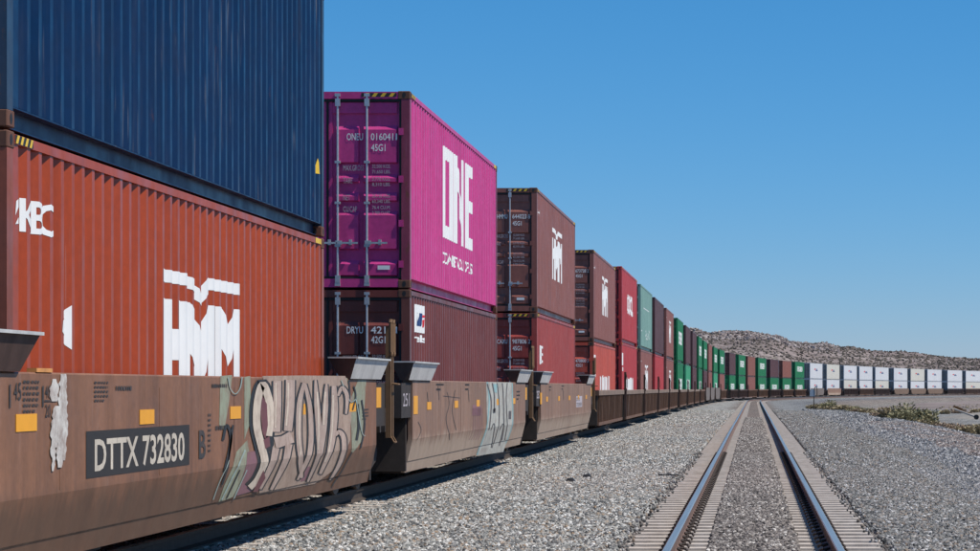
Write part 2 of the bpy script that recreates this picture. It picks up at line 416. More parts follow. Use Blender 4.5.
# ------------------------------------------------------------------ scattered stuff by geometry nodes
def scatter(obj, density, variants, smin, smax, mat, seed=0, squash=(.6, 1.0), zoff=0.0, noise_amp=.55, ico=1):
    ng = bpy.data.node_groups.new('scatter', 'GeometryNodeTree')
    ng.interface.new_socket('Geometry', in_out='INPUT', socket_type='NodeSocketGeometry')
    ng.interface.new_socket('Geometry', in_out='OUTPUT', socket_type='NodeSocketGeometry')
    N = ng.nodes; L = ng.links
    gi = N.new('NodeGroupInput'); go = N.new('NodeGroupOutput')
    dp = N.new('GeometryNodeDistributePointsOnFaces'); L.new(gi.outputs[0], dp.inputs['Mesh']); dp.inputs['Density'].default_value = density; dp.inputs['Seed'].default_value = seed
    jn = N.new('GeometryNodeJoinGeometry')
    for k in range(variants):
        ic = N.new('GeometryNodeMeshIcoSphere'); ic.inputs['Radius'].default_value = 1; ic.inputs['Subdivisions'].default_value = ico
        nz = N.new('ShaderNodeTexNoise'); nz.noise_dimensions = '4D'; nz.inputs['W'].default_value = k * 7.3 + seed; nz.inputs['Scale'].default_value = 1.3
        su = N.new('ShaderNodeVectorMath'); su.operation = 'SUBTRACT'; su.inputs[1].default_value = (.5, .5, .5); L.new(nz.outputs['Color'], su.inputs[0])
        sc = N.new('ShaderNodeVectorMath'); sc.operation = 'SCALE'; sc.inputs['Scale'].default_value = noise_amp * 2.6; L.new(su.outputs[0], sc.inputs[0])
        sp = N.new('GeometryNodeSetPosition'); L.new(ic.outputs[0], sp.inputs[0]); L.new(sc.outputs[0], sp.inputs['Offset'])
        sm = N.new('GeometryNodeSetMaterial'); sm.inputs['Material'].default_value = mat; L.new(sp.outputs[0], sm.inputs[0])
        gt = N.new('GeometryNodeGeometryToInstance'); L.new(sm.outputs[0], gt.inputs[0]); L.new(gt.outputs[0], jn.inputs[0])
    ip = N.new('GeometryNodeInstanceOnPoints'); L.new(dp.outputs['Points'], ip.inputs['Points']); L.new(jn.outputs[0], ip.inputs['Instance'])
    ip.inputs['Pick Instance'].default_value = True
    rr = N.new('FunctionNodeRandomValue'); rr.data_type = 'FLOAT_VECTOR'; rr.inputs[0].default_value = (-.5, -.5, 0); rr.inputs[1].default_value = (.5, .5, 6.28); rr.inputs['Seed'].default_value = seed + 3
    L.new(rr.outputs[0], ip.inputs['Rotation'])
    rs = N.new('FunctionNodeRandomValue'); rs.data_type = 'FLOAT_VECTOR'
    rs.inputs[0].default_value = (smin, smin, smin * squash[0]); rs.inputs[1].default_value = (smax, smax, smax * squash[1]); rs.inputs['Seed'].default_value = seed + 9
    L.new(rs.outputs[0], ip.inputs['Scale'])
    L.new(ip.outputs[0], go.inputs[0])
    md = obj.modifiers.new('scatter', 'NODES'); md.node_group = ng
def strip(name, d0, d1, s0, s1, dz, nd=4, ds=1.5, follow=True):
    v, f = [], []
    n = int((s1 - s0) / ds) + 1
    for i in range(n):
        s = s0 + i * ds
        for j in range(nd + 1):
            d = d0 + (d1 - d0) * j / nd
            x, y, z, t = path(s, off(s) + d)
            h = ground_h(d, s) if follow else 0
            if follow:
                k = min(1, max(0, (abs(d + 3.1) - 5.0) / 4)); h += k * .12 * mn.noise(Vector((x * .25, y * .25, 0))) + k * .05 * mn.noise(Vector((x * 1.1, y * 1.1, 3)))
            v.append((x, y, z + h + dz))
    q = nd + 1
    for i in range(n - 1):
        for j in range(nd): f.append((i*q+j, i*q+j+1, (i+1)*q+j+1, (i+1)*q+j))
    me = bpy.data.meshes.new(name); me.from_pydata(v, [], f); return me
def bed_strip(d0, d1, s0, s1, dz):
    v, f, uv = [], [], []; prof = [(0, -.06), (.12, 0), (.5, .008), (.88, 0), (1, -.06)]
    n = int((s1 - s0) / 2) + 1
    for i in range(n):
        s = s0 + i * 2
        for a, h in prof:
            d = d0 + (d1 - d0) * a; x, y, z, t = path(s, off(s) + d); v.append((x, y, z + ground_h(d, s) + dz + h)); uv.append((d, s))
    for i in range(n - 1):
        for j in range(4): f.append((i*5+j, i*5+j+1, (i+1)*5+j+1, (i+1)*5+j))
    me = bpy.data.meshes.new('ballast_strip'); me.from_pydata(v, [], f); ul = me.uv_layers.new(name='bed')
    for lp in me.loops: ul.data[lp.index].uv = uv[lp.vertex_index]
    return me
def stones(name, d0, d1, s0, s1, dz, dens, mat, seed, smin=.016, smax=.038, follow=True, nd=4):
    o = link(name, strip(name, d0, d1, s0, s1, dz, nd, 1.5, follow)); scatter(o, dens, 5, smin, smax, M[mat], seed, (.75, 1.15))
    return tag(o, kind='stuff')
stones('ballast_stones', -8.6, -1.36, 17, 50, .022, 520, 'stone_grey', 1, .016, .040)
stones('ballast_stones', -8.6, -1.36, 50, 100, .022, 240, 'stone_grey', 2, .024, .050)
stones('ballast_stones', -8.6, -1.36, 100, 180, .022, 60, 'stone_grey', 12, .03, .06)
stones('ballast_stones', -1.5, 1.5, 17, 60, -.004, 480, 'stone_brown', 3, .016, .030)
for _d in (-1.40, 1.20): stones('ballast_stones', _d, _d + .20, 17, 60, .062, 34, 'stone_mid', 51, .012, .026)
stones('ballast_stones', -.44, .44, 17, 60, .062, 620, 'stone_brown', 4, .015, .034)
stones('ballast_stones', 1.36, 3.6, 17, 50, .022, 520, 'stone_mid', 5, .016, .040)
stones('ballast_stones', 3.0, 5.2, 17, 50, .022, 300, 'stone_mid', 15)
stones('ballast_stones', 3.2, 5.6, 17, 60, .022, 230, 'stone_dark', 16, .018, .045)
stones('ballast_stones', 1.36, 4.6, 50, 100, .022, 240, 'stone_mid', 6, .024, .050)
stones('ballast_stones', 1.36, 6.0, 100, 180, .022, 55, 'stone_mid', 13, .03, .06)
stones('ballast_stones', 4.2, 7.5, 40, 90, .02, 170, 'stone_dark', 7, .022, .070)
stones('ballast_stones', 5.6, 10.6, 55, 130, .02, 150, 'stone_pink', 17, .025, .085)
stones('ballast_stones', 4.0, 10.6, 90, 200, .02, 40, 'stone_dark', 18, .03, .10)
stones('ballast_stones', -.44, .44, 60, 130, .062, 260, 'stone_brown', 8, .02, .045)
tag(link('ballast_ground', bed_strip(-.45, .45, -20, 330, .058), None, M['bed']), kind='structure')

M['scrub'] = stone_mat('desert_scrub', [(0, (.055, .048, .042)), (.4, (.085, .073, .060)), (.75, (.13, .105, .085)), (1, (.19, .155, .125))])
M['scrub_pale'] = stone_mat('pale_scrub', [(0, (.12, .10, .07)), (.5, (.22, .18, .12)), (1, (.32, .26, .18))])
M['boulder'] = stone_mat('granite_boulder', [(0, (.15, .122, .12)), (.4, (.23, .19, .18)), (.75, (.31, .265, .25)), (1, (.44, .39, .37))])
o = link('desert_scrub', hills.data, None); scatter(o, .085, 4, .4, 1.15, M['scrub'], 21, (.5, .9)); tag(o, kind='stuff')
o = link('hill_boulders', hills.data, None); scatter(o, .022, 4, .25, .9, M['boulder'], 25, (.5, .9)); tag(o, kind='stuff')
v, f = [], []                                    # rocky outcrop along the left part of the skyline
for i in range(70):
    for j in range(8):
        a = -.05 + .085 * i / 69; r = 1400 + 18 * j; x = r * a; v.append((x, r, terrain_h(x, r)))
for i in range(69):
    for j in range(7): f.append((i*8+j, (i+1)*8+j, (i+1)*8+j+1, i*8+j+1))
me = bpy.data.meshes.new('outcrop'); me.from_pydata(v, [], f)
o = link('ridge_boulders', me, None); scatter(o, .05, 5, .5, 1.9, M['boulder'], 31, (.5, 1.0)); tag(o, kind='stuff')
o = link('desert_scrub', strip('scrubland', 24, 58, 180, 680, 0, 6, 8)); scatter(o, .12, 4, .10, .30, M['scrub_pale'], 41, (.5, .9)); tag(o, kind='stuff')

# ------------------------------------------------------------------ tracks
def sleeper_mesh():
    b = MB(); L2, top, bot = 1.295, -.185, -.35
    b.hexa([(-L2, -.14, bot), (L2, -.14, bot), (L2, .14, bot), (-L2, .14, bot), (-L2+.02, -.115, top), (L2-.02, -.115, top), (L2-.02, .115, top), (-L2+.02, .115, top)])
    for sx in (-1, 1): b.box(sx*.7525-.10, sx*.7525+.10, -.10, .10, top - .01, -.172)
    return b.mesh('sleeper')
SLEEPER = sleeper_mesh()
def clip_mesh():
    b = MB(); pts = []
    for k in range(9):
        a = math.pi * 1.6 * k / 8 - .4
        pts.append((.045 * math.cos(a), .06 * math.sin(a), .02 + .035 * math.sin(a * .5 + .4)))
    b.bent(pts, .012, 6)
    return b.mesh('rail_clip', True)
CLIP = clip_mesh()
RAILP = [(-.070, -.172), (.070, -.172), (.070, -.160), (.012, -.138), (.009, -.05), (.036, -.040), (.037, -.008), (.028, 0), (-.028, 0), (-.037, -.008), (-.036, -.040), (-.009, -.05), (-.012, -.138), (-.070, -.160)]
def rail_mesh(d0, s0, s1, name='rail', fo=None):
    v, f, mi = [], [], []
    ss = []; s = s0
    while s <= s1: ss.append(s); s += 2.0 if s < 120 else 3.0
    n = len(RAILP)
    for s in ss:
        x, y, z, t = path(s, d0 + (fo(s) if fo else 0))
        for a, h in RAILP: v.append((x + a * math.cos(t), y - a * math.sin(t), z + h))
    for i in range(len(ss) - 1):
        for j in range(n):
            k = (j + 1) % n
            f.append((i*n+j, i*n+k, (i+1)*n+k, (i+1)*n+j)); mi.append(1 if j in (6, 7, 8) else 0)
    me = bpy.data.meshes.new(name); me.from_pydata(v, [], f); me.polygons.foreach_set('material_index', mi)
    bm = bmesh.new(); bm.from_mesh(me); bmesh.ops.recalc_face_normals(bm, faces=bm.faces); bm.to_mesh(me); bm.free()
    return me
def track(label, dc, nclip, dark=False, fo=None):
    root = empty('railway_track', (dc - OUR, 0, 0)); tag(root, label, 'railway track', None, 'structure')
    off = root.location
    for sx in (-1, 1):
        me = rail_mesh((0 if fo else dc) + sx * .7525, -18, 800, 'rail', fo)
        me.transform(Matrix.Translation(-off))
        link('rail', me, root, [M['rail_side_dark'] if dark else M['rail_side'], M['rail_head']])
    sp, k, s = .61, 0, 15.0
    far = MB(); fm = []
    while s < 330:
        x, y, z, t = path(s, fo(s) if fo else dc)
        if k < 100:
            o = link('sleeper', SLEEPER, root, M['tie'], (x - off.x, y, z), (0, 0, -t))
            if k < nclip:
                for rx in (-.7525, .7525):
                    for sx in (-1, 1):
                        link('rail_clip', CLIP, o, M['rail_side_dark'], (rx + sx * .085, 0, -.168), (0, 0, 0 if sx > 0 else math.pi))
        else:
            c, q = math.cos(t), math.sin(t)
            P_ = lambda a, b_, h: (x - off.x + a * c + b_ * q, y - a * q + b_ * c, z + h)
            L2 = 1.295
            far.hexa([P_(-L2, -.13, -.3), P_(L2, -.13, -.3), P_(L2, .13, -.3), P_(-L2, .13, -.3), P_(-L2, -.12, -.185), P_(L2, -.12, -.185), P_(L2, .12, -.185), P_(-L2, .12, -.185)])
        k += 1; s += sp
    tag(link('sleeper', far.mesh('sleepers_far'), root, M['tie']), kind='stuff')
    return root
track('empty railway track running straight ahead, with shiny rails on dusty concrete ties', OUR, 70, False, off)
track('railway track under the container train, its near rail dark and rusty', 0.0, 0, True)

# ------------------------------------------------------------------ containers
HC, STD = 2.896, 2.591
PER, OF, SL, INN, DEP = .278, .072, .068, .070, .036
POST = .165
def corr_breaks(L):
    """(y, depth) polyline of the side wall between the corner posts"""
    pts = [(POST - .02, 0)]; y = POST
    n = int((L - 2 * POST) / PER); y0 = POST + ((L - 2 * POST) - n * PER) / 2
    y = y0
    for i in range(n):
        pts += [(y + OF/2, 0), (y + OF/2 + SL, DEP), (y + OF/2 + SL + INN, DEP), (y + OF/2 + 2*SL + INN, 0)]
        y += PER
    pts.append((L - POST + .02, 0))
    return pts
_bk = {}
def breaks(L):
    if L not in _bk: _bk[L] = corr_breaks(L)
    return _bk[L]
def depth_at(L, y):
    b = breaks(L)
    if y <= b[0][0]: return 0
    i = getattr(depth_at, 'i', 0)
    for (a, da), (c, dc) in zip(b, b[1:]):
        if y <= c: return da + (dc - da) * (y - a) / max(1e-9, c - a)
    return 0
WX = 1.204                                       # outer flats of the side wall
_cm = {}
def cmesh(kind, L, H):
    key = (kind, L, H)
    if key in _cm: return _cm[key]
    b = MB()
    if kind == 'side_wall':
        z0, z1 = .155, H - .075
        bk = breaks(L)
        for (a, da), (c, dc) in zip(bk, bk[1:]):
            b.quad((WX - da, a, z0), (WX - dc, c, z0), (WX - dc, c, z1), (WX - da, a, z1))
        b.quad((WX - .045, POST, z0), (WX, POST, z0), (WX, L - POST, z0), (WX - .045, L - POST, z0))
    elif kind == 'smooth_wall':
        z0, z1 = .155, H - .075; y = POST - .02
        while y < L - POST:
            e = min(y + 1.2, L - POST + .02)
            b.quad((WX, y, z0), (WX, e - .05, z0), (WX, e - .05, z1), (WX, y, z1)); b.quad((WX, e - .05, z0), (WX - .012, e - .025, z0), (WX - .012, e - .025, z1), (WX, e - .05, z1))
            b.quad((WX - .012, e - .025, z0), (WX, e, z0), (WX, e, z1), (WX - .012, e - .025, z1)); y = e
    elif kind == 'frame':
        for sx in (-1, 1):
            X = sorted((sx * 1.213, sx * 1.15)); b.box(X[0], X[1], .178, L - .178, H - .078, H - .012)      # top rail
            X = sorted((sx * 1.118, sx * 1.108)); b.box(X[0], X[1], .178, L - .178, .02, .150)            # bottom rail web
            X = sorted((sx * 1.150, sx * 1.120)); b.box(X[0], X[1], .178, L - .178, .012, .020); X = sorted((sx * 1.203, sx * 1.10)); b.box(X[0], X[1], .178, L - .178, .143, .1535)
        for y0, y1 in ((.006, .11), (L - .11, L - .006)):
            b.box(-1.042, 1.042, y0, y1, H - .115, H - .01); b.box(-1.042, 1.042, y0, y1, .012, .135)
        b.box(-1.157, 1.157, .112, L - .112, .14, .16)
    elif kind == 'corner_post':
        b.prism_y([(1.214, .118), (1.214, H - .118), (1.09, H - .118), (1.09, .118)], .006, POST - .022)
    elif kind == 'casting':
        b.box(-.089, .089, -.081, .081, -.059, .059)
        bm = bmesh.new(); me = b.mesh('corner_casting'); bm.from_mesh(me)
        bmesh.ops.bevel(bm, geom=list(bm.edges), offset=.008, segments=1, affect='EDGES'); bm.to_mesh(me); bm.free()
        # dark openings set in the outer faces
        hb = MB(); hb.v = [tuple(v.co) for v in me.vertices]; hb.f = [tuple(p.vertices) for p in me.polygons]; hb.m = [0] * len(hb.f)
        for sy in (-1, 1):
            hb.poly([(.028*math.cos(a), sy*.0825, .040*math.sin(a)) for a in [math.pi*2*k/10 for k in range(10)]], 1)
        for sx in (-1, 1):
            hb.poly([(sx*.0905, .028*math.cos(a), .040*math.sin(a)) for a in [math.pi*2*k/10 for k in range(10)]], 1)
        me = hb.mesh('corner_casting')
        _cm[key] = me; return me
    elif kind == 'roof':
        b.box(-1.149, 1.149, .112, L - .112, H - .045, H - .022)
    elif kind == 'end_wall':
        y = L - .05; x = -1.085; z0, z1 = .136, H - .116
        while x < 1.08:
            e = min(x + .25, 1.085)
            b.quad((x, y, z0), (x, y, z1), (x+.07, y, z1), (x+.07, y, z0)); b.quad((x+.07, y, z0), (x+.07, y, z1), (x+.12, y-.04, z1), (x+.12, y-.04, z0))
            b.quad((x+.12, y-.04, z0), (x+.12, y-.04, z1), (e-.06, y-.04, z1), (e-.06, y-.04, z0)); b.quad((e-.06, y-.04, z0), (e-.06, y-.04, z1), (e, y, z1), (e, y, z0)); x = e
    elif kind == 'door':                          # right leaf, hinged at x = 1.085; mirrored for the left one
        k = (H - .25) / (HC - .25); z0, z1 = .142, H - .125
        b.box(.006, 1.062, .066, .092, z0, z1)
        for ra, rb in ((2.335, 1.84), (1.62, 1.555), (1.355, 1.28), (1.075, .57), (.355, .18)):
            ta, tb = ra * k, rb * k
            for xa, xb in ((.525, 1.03), (.12, .465)):
                sl = .058
                b.hexa([(xa, .066, tb-.01), (xb, .066, tb-.01), (xb, .066, ta+sl), (xa, .066, ta+sl),
                        (xa+.012, .022, tb+.01), (xb-.012, .022, tb+.01), (xb-.012, .022, ta-.005), (xa+.012, .022, ta-.005)])
        b.box(.012, .07, .050, .066, z0 + .03, z1 - .03)
        b.box(.075, 1.02, .036, .066, z1 - .20, z1 - .045)
        for z in (.35, .95, 1.6, 2.3):
            b.box(1.05, 1.12, .000, .05, z*k - .05, z*k + .05)
    elif kind == 'gasket':
        z0, z1 = .137, H - .120
        b.box(1.058, 1.087, .022, .085, z0, z1); b.box(-.001, .016, .034, .08, z0 + .03, z1 - .036); b.box(.004, 1.056, .022, .08, z1 - .036, z1); b.box(.004, 1.056, .022, .08, z0, z0 + .030)
    elif kind == 'rod':
        b.tube((0, 0, .05), (0, 0, H - .06), .017, 8)
        for z in (.13, H - .17):
            b.box(-.035, .035, -.022, .030, z - .055, z + .055)
        for z in (.05, H - .06): b.box(-.04, .04, -.02, .04, z - .022, z + .022)
        for z in (.62, 1.25, 1.85): b.box(-.04, .04, -.026, .026, z*H/HC - .018, z*H/HC + .018)
    elif kind == 'handle':
        b.box(-.02, .30, -.032, -.018, -.014, .014); b.box(-.03, .06, -.03, .01, -.03, .035); b.box(.17, .21, -.03, .03, -.03, .05)
    me = b.mesh(kind); _cm[key] = me; return me

_txt = {}
def text_mesh(body, size, sx=1.0, bold=0.0, space=1.0):
    key = (body, size, sx, bold, space)
    if key in _txt: return _txt[key]
    cu = bpy.data.curves.new('t', 'FONT'); cu.body = body; cu.size = 1; cu.offset = bold; cu.space_character = space; cu.resolution_u = 3
    o = bpy.data.objects.new('t', cu); C.objects.link(o)
    me = bpy.data.meshes.new_from_object(o.evaluated_get(bpy.context.evaluated_depsgraph_get()))
    bpy.data.objects.remove(o); bpy.data.curves.remove(cu)
    # cap height of the built-in font is about 0.73
    pts = [(v.co.x * size / .73 * sx, v.co.y * size / .73) for v in me.vertices]
    fs = [tuple(p.vertices) for p in me.polygons]
    bpy.data.meshes.remove(me)
    _txt[key] = (pts, fs); return _txt[key]
class Flat:
    """2-D shapes (u along the surface, v up) later laid on a wall"""
    def __init__(s): s.v = []; s.f = []; s.m = []
    def poly(s, pts, m=0):
        n = len(s.v); s.v += [tuple(p) for p in pts]; s.f.append(tuple(range(n, n + len(pts)))); s.m.append(m); return s
    def rect(s, u0, u1, v0, v1, m=0): return s.poly([(u0, v0), (u1, v0), (u1, v1), (u0, v1)], m)
    def text(s, body, u, v, size, sx=1.0, bold=0.0, m=0, space=1.0, width=None):
        pts, fs = text_mesh(body, size, 1.0, bold, space)
        if not pts: return s
        x0 = min(p[0] for p in pts); x1 = max(p[0] for p in pts)
        if width: sx = width / (x1 - x0)
        n = len(s.v); s.v += [(u + (p[0] - x0) * sx, v + p[1]) for p in pts]
        s.f += [tuple(n + k for k in f) for f in fs]; s.m += [m] * len(fs); return s
    def ribbon(s, pts, wd, m=0, taper=False):
        n = len(pts); L_, R_ = [], []
        for i, p in enumerate(pts):
            a = pts[max(0, i-1)]; b = pts[min(n-1, i+1)]; dx, dy = b[0]-a[0], b[1]-a[1]; q = math.hypot(dx, dy) or 1
            w_ = wd[i] if isinstance(wd, (list, tuple)) else wd * (.35 if taper and i in (0, n-1) else 1)
            L_.append((p[0] - dy/q*w_/2, p[1] + dx/q*w_/2)); R_.append((p[0] + dy/q*w_/2, p[1] - dx/q*w_/2))
        for i in range(n - 1): s.poly([L_[i], L_[i+1], R_[i+1], R_[i]], m)
        return s
    def bmesh_(s):
        bm = bmesh.new(); vs_ = [bm.verts.new((u, v, 0)) for u, v in s.v]
        for f, m in zip(s.f, s.m):
            try: bm.faces.new([vs_[k] for k in f]).material_index = m
            except ValueError: pass
        return bm
def lay(flat, name, cuts_u, cuts_v, fn):
    """cut the flat shapes where the wall bends, then put every vertex on the wall"""
    bm = flat.bmesh_()
    us = [p[0] for p in flat.v]; lo, hi = min(us), max(us)
    for c in cuts_u:
        if lo < c < hi:
            bmesh.ops.bisect_plane(bm, geom=list(bm.verts) + list(bm.edges) + list(bm.faces), plane_co=(c, 0, 0), plane_no=(1, 0, 0), dist=1e-5)
    for c in cuts_v:
        bmesh.ops.bisect_plane(bm, geom=list(bm.verts) + list(bm.edges) + list(bm.faces), plane_co=(0, c, 0), plane_no=(0, 1, 0), dist=1e-5)
    for v in bm.verts: v.co = fn(v.co.x, v.co.y)
    me = bpy.data.meshes.new(name); bm.normal_update(); bm.to_mesh(me); bm.free(); return me
_dec = {}
def side_decal(flat, name, L, parent, mats, eps=.003, key=None):
    if key and key in _dec: me = _dec[key]
    else:
        bk = [b[0] for b in breaks(L)] if L else []
        me = lay(flat, name, bk, [], lambda u, v: (WX - (depth_at(L, u) if L else 0) + eps, u, v))
        if key: _dec[key] = me
    return link(name, me, parent, mats)
def front_decal(flat, name, parent, mat, y=.016):
    me = lay(flat, name, [], [], lambda u, v: (u, y, v)); return link(name, me, parent, mat)

def hmm_flat(u0, v0, W=3.1, Hh=1.3):
    f = Flat(); T = lambda pts: [(u0 + a * W, v0 + b * Hh) for a, b in pts]
    for a, b, c, d in ((0, .10, 0, .805), (.18, .34, 0, .805), (.10, .18, .40, .61), (.55, .65, 0, .805), (.69, .78, 0, .805), (.91, 1.0, 0, .805)):
        f.poly(T([(a, c), (b, c), (b, d), (a, d)]))
    f.poly(T([(.34, .80), (.34, .45), (.42, .25), (.445, .16), (.445, .64), (.40, .73)]))
    f.poly(T([(.445, .64), (.445, .16), (.475, 0), (.50, .2), (.50, .66), (.475, .58)]))
    f.poly(T([(.50, .66), (.50, .2), (.55, .42), (.55, .80)]))
    f.poly(T([(.78, .80), (.78, .5), (.845, .3), (.845, .62)])); f.poly(T([(.845, .62), (.845, .3), (.91, .5), (.91, .80)]))
    f.poly(T([(0, 1), (0, .915), (.28, .915), (.28, 1)])); f.poly(T([(.28, 1), (.28, .915), (.36, .89), (.38, .97)])); f.poly(T([(.38, .97), (.36, .89), (.42, .83), (.475, .78), (.475, .85), (.44, .91)]))
    f.poly(T([(.60, 1), (.60, .915), (1, .915), (1, 1)])); f.poly(T([(.53, .98), (.54, .87), (.60, .915), (.60, 1), (.55, 1)])); f.poly(T([(.475, .85), (.475, .78), (.49, .78), (.54, .87), (.53, .98), (.50, .92)]))
    return f
def one_flat(u0, v0, W=4.25, Hh=1.5):
    f = Flat(); T = lambda pts: [(u0 + a * W, v0 + b * Hh) for a, b in pts]; r = lambda a, b, c, d: f.poly(T([(a, c), (b, c), (b, d), (a, d)]))
    r(0, .10, .14, 1); r(.21, .31, 0, .86); r(.10, .31, .86, 1.0); r(0, .21, 0, .14)
    r(.36, .45, 0, 1); r(.60, .69, 0, 1)
    f.poly(T([(.45, 1), (.45, .72), (.53, .50), (.53, .78)])); f.poly(T([(.53, .78), (.53, .50), (.60, .0), (.60, .34)]))
    r(.75, .84, 0, 1); r(.84, 1.0, .86, 1); r(.84, 1.0, .44, .58); r(.84, 1.0, 0, .14)
    return f

def container(name, label, L, H, mat, loc, rz, detail, code=None, hazard=False, smooth=False, group='shipping containers stacked two high on the train', cast=None, doormat=None, post=None):
    root = empty(name, loc, rz); tag(root, label, 'shipping container', group)
    m = M[mat]
    for sx in (1, -1):
        o = link('side_wall', cmesh('smooth_wall' if smooth else 'side_wall', L, H), root, m)
        if sx < 0: o.scale = (-1, 1, 1)
    link('frame', cmesh('frame', L, H), root, m)
    cp = cmesh('corner_post', 0, H)
    for sx in (1, -1):
        for yy in (0, L - .15):
            o = link('corner_post', cp, root, M[post] if post else m, (0, yy, 0))
            if sx < 0: o.scale = (-1, 1, 1)
    link('roof', cmesh('roof', L, H), root, m); link('end_wall', cmesh('end_wall', L, H), root, m)
    dm = M[doormat] if doormat else m
    for sx in (1, -1):
        d = link('door', cmesh('door', L, H), root, dm)
        if sx < 0: d.scale = (-1, 1, 1)
        if detail >= 1:
            link('gasket', cmesh('gasket', L, H), d, M['black'])
        for k, rx in enumerate((.585, .155)):
            if detail >= 1 or k == 0:
                r_ = link('locking_rod', cmesh('rod', 0, H), d, M['galv'], (rx, .002, 0))
                if detail >= 2:
                    r_.parent = root; r_.location = (sx * rx, .002, 0)
                    link('handle', cmesh('handle', 0, 0), r_, M['galv'], (0, .0, .66 * H / HC), (0, 0, 0) if sx > 0 else (0, 0, 0))
    if detail >= 1:
        cm = cmesh('casting', 0, 0); cs = M[cast] if cast else m
        for sx in (-1, 1):
            for y in (.083, L - .083):
                for z in (.059, H - .059):
                    link('corner_casting', cm, root, [cs, M['black']], (sx * 1.130, y, z))
    else:
        cm = cmesh('casting', 0, 0)
        for y in (.083, L - .083):
            for z in (.059, H - .059): link('corner_casting', cm, root, [m, M['black']], (1.130, y, z))
    if hazard:
        b = MB(); u = .50
        b2 = MB()
        b.quad((u, .003, H - .085), (u + .52, .003, H - .085), (u + .52, .003, H - .03), (u, .003, H - .03), 0)
        for k in range(4):
            x = u + .03 + k * .125
            b.quad((x, .001, H - .085), (x + .055, .001, H - .085), (x + .095, .001, H - .03), (x + .04, .001, H - .03), 1)
        y0 = .19
        b.quad((1.2155, y0, H - .073), (1.2155, y0 + .42, H - .073), (1.2155, y0 + .42, H - .015), (1.2155, y0, H - .015), 0)
        for k in range(4):
            y = y0 + .01 + k * .105
            b.quad((1.2175, y, H - .073), (1.2175, y + .05, H - .073), (1.2175, y + .09, H - .015), (1.2175, y + .04, H - .015), 1)
        b.quad((1.2155, L - .55, H - .073), (1.2155, L - .19, H - .073), (1.2155, L - .19, H - .015), (1.2155, L - .55, H - .015), 1)
        link('hazard_stripe', b.mesh('hazard_stripe'), root, [M['hazard_black'], M['hazard_yellow']])
    if code:
        a, num, chk, typ, rows = code
        k = H / HC; f = Flat(); s = .105
        f.text(a, .285, 2.175 * k, s, width=.24, bold=.012); f.text(num, .640, 2.175 * k, s, width=.33, bold=.012); f.text(chk, 1.005, 2.175 * k, s, width=.022 if chk == '1' else .05)
        f.text(typ, .645, 2.015 * k, s, width=.21, bold=.012)
        front_decal(f, 'lettering', root, M['ink_white'])
        g_ = Flat()
        for (wd, n1, n2), z in zip(rows, (1.735, 1.55, 1.30, 1.13)):
            g_.text(wd, .235, z * k - .01, .085, width=.075 * len(wd) * .45)
            g_.text(n1, .66, z * k + .03, .052, width=.27); g_.text(n2, .66, z * k - .05, .052, width=.27)
        front_decal(g_, 'lettering', root, M['ink_grey'])
        b = Flat(); b.rect(.74, .92, .27 * k, .33 * k)
        front_decal(b, 'data_plate', root, M['logo_white'], .0165)
    return root

def spot(sa, L, z):
    xa, ya, za, ta = path(sa); xb, yb, zb, tb = path(sa + L)
    t = math.atan2(xb - xa, yb - ya)
    return (xa, ya, za + z), -t

S = {1: 16.50, 2: 35.85, 3: 56.9, 4: 77.1, 5: 93.6, 6: 109.3, 7: 125.0, 8: 141.3, 9: 161.1, 10: 179.5, 11: 197.5, 12: 216.3, 13: 234.8, 14: 252.6, 15: 270.8, 16: 289.1,
     17: 312.8, 18: 331.1, 19: 347.4, 20: 364.4, 21: 382.8, 22: 400.7, 23: 418.1, 24: 438.1, 25: 460.0, 26: 481.8, 27: 501.2, 28: 521.2, 29: 543.9, 30: 564.1, 31: 583.9, 32: 606.9, 33: 627.2, 34: 647.2, 35: 669.5, 36: 689.5, 37: 709.5}
ORD = ['', 'first', 'second', 'third', 'fourth', 'fifth', 'sixth', 'seventh', 'eighth', 'ninth', 'tenth', 'eleventh', 'twelfth', 'thirteenth', 'fourteenth', 'fifteenth', 'sixteenth', 'seventeenth', 'eighteenth', 'nineteenth', 'twentieth',
       'twenty-first', 'twenty-second', 'twenty-third', 'twenty-fourth', 'twenty-fifth', 'twenty-sixth', 'twenty-seventh', 'twenty-eighth', 'twenty-ninth', 'thirtieth', 'thirty-first', 'thirty-second', 'thirty-third', 'thirty-fourth', 'thirty-fifth', 'thirty-sixth', 'thirty-seventh']
FLOOR = .25
ROWS = (('MAX.GROSS', '32,500 KGS.', '71,650 LBS.'), ('TARE', '3,770 KGS.', '8,310 LBS.'), ('NET', '28,730 KGS.', '63,340 LBS.'), ('CU.CAP', '76.4 CU.M.', '2,700 CU.FT.'))
# stack: (upper paint, upper decal, lower paint, lower decal)
ST = {1: ('blue', None, 'brick', 'hmm1'), 2: ('magenta', 'one', 'maroon', 'square'), 3: ('brown', 'hmm', 'crimson', 'frag'), 4: ('brown', 'hmm', 'orange_red', 'block'),
      5: ('red', 'word', 'red', 'block'), 6: ('teal', 'scrawl', 'brown', 'hmm'), 7: ('dark_brown', None, 'red', None), 8: ('brown', 'hmm', 'brown', 'hmm'), 9: ('green', 'ever', 'green', 'ever'),
      10: ('dark_brown', None, 'pale_green', 'ever'), 11: ('dark_brown', None, 'dark_brown', None), 12: ('green', 'ever', 'green', 'ever'), 13: ('green', 'ever', 'dark_brown', None), 14: ('brown', None, 'brown', None),
      15: ('green', 'ever', 'pale_green', 'ever'), 16: ('green', 'ever', 'brown', None), 17: ('dark_brown', None, 'green', 'ever'), 18: ('green', 'ever', 'green', 'ever'), 19: ('rose_brown', None, 'brown', None),
      20: ('green', 'ever', 'green', 'ever'), 21: ('dark_brown', None, 'green', 'ever'), 22: ('rose_brown', None, 'green', 'ever'), 23: ('green', 'ever', 'green', 'ever')}
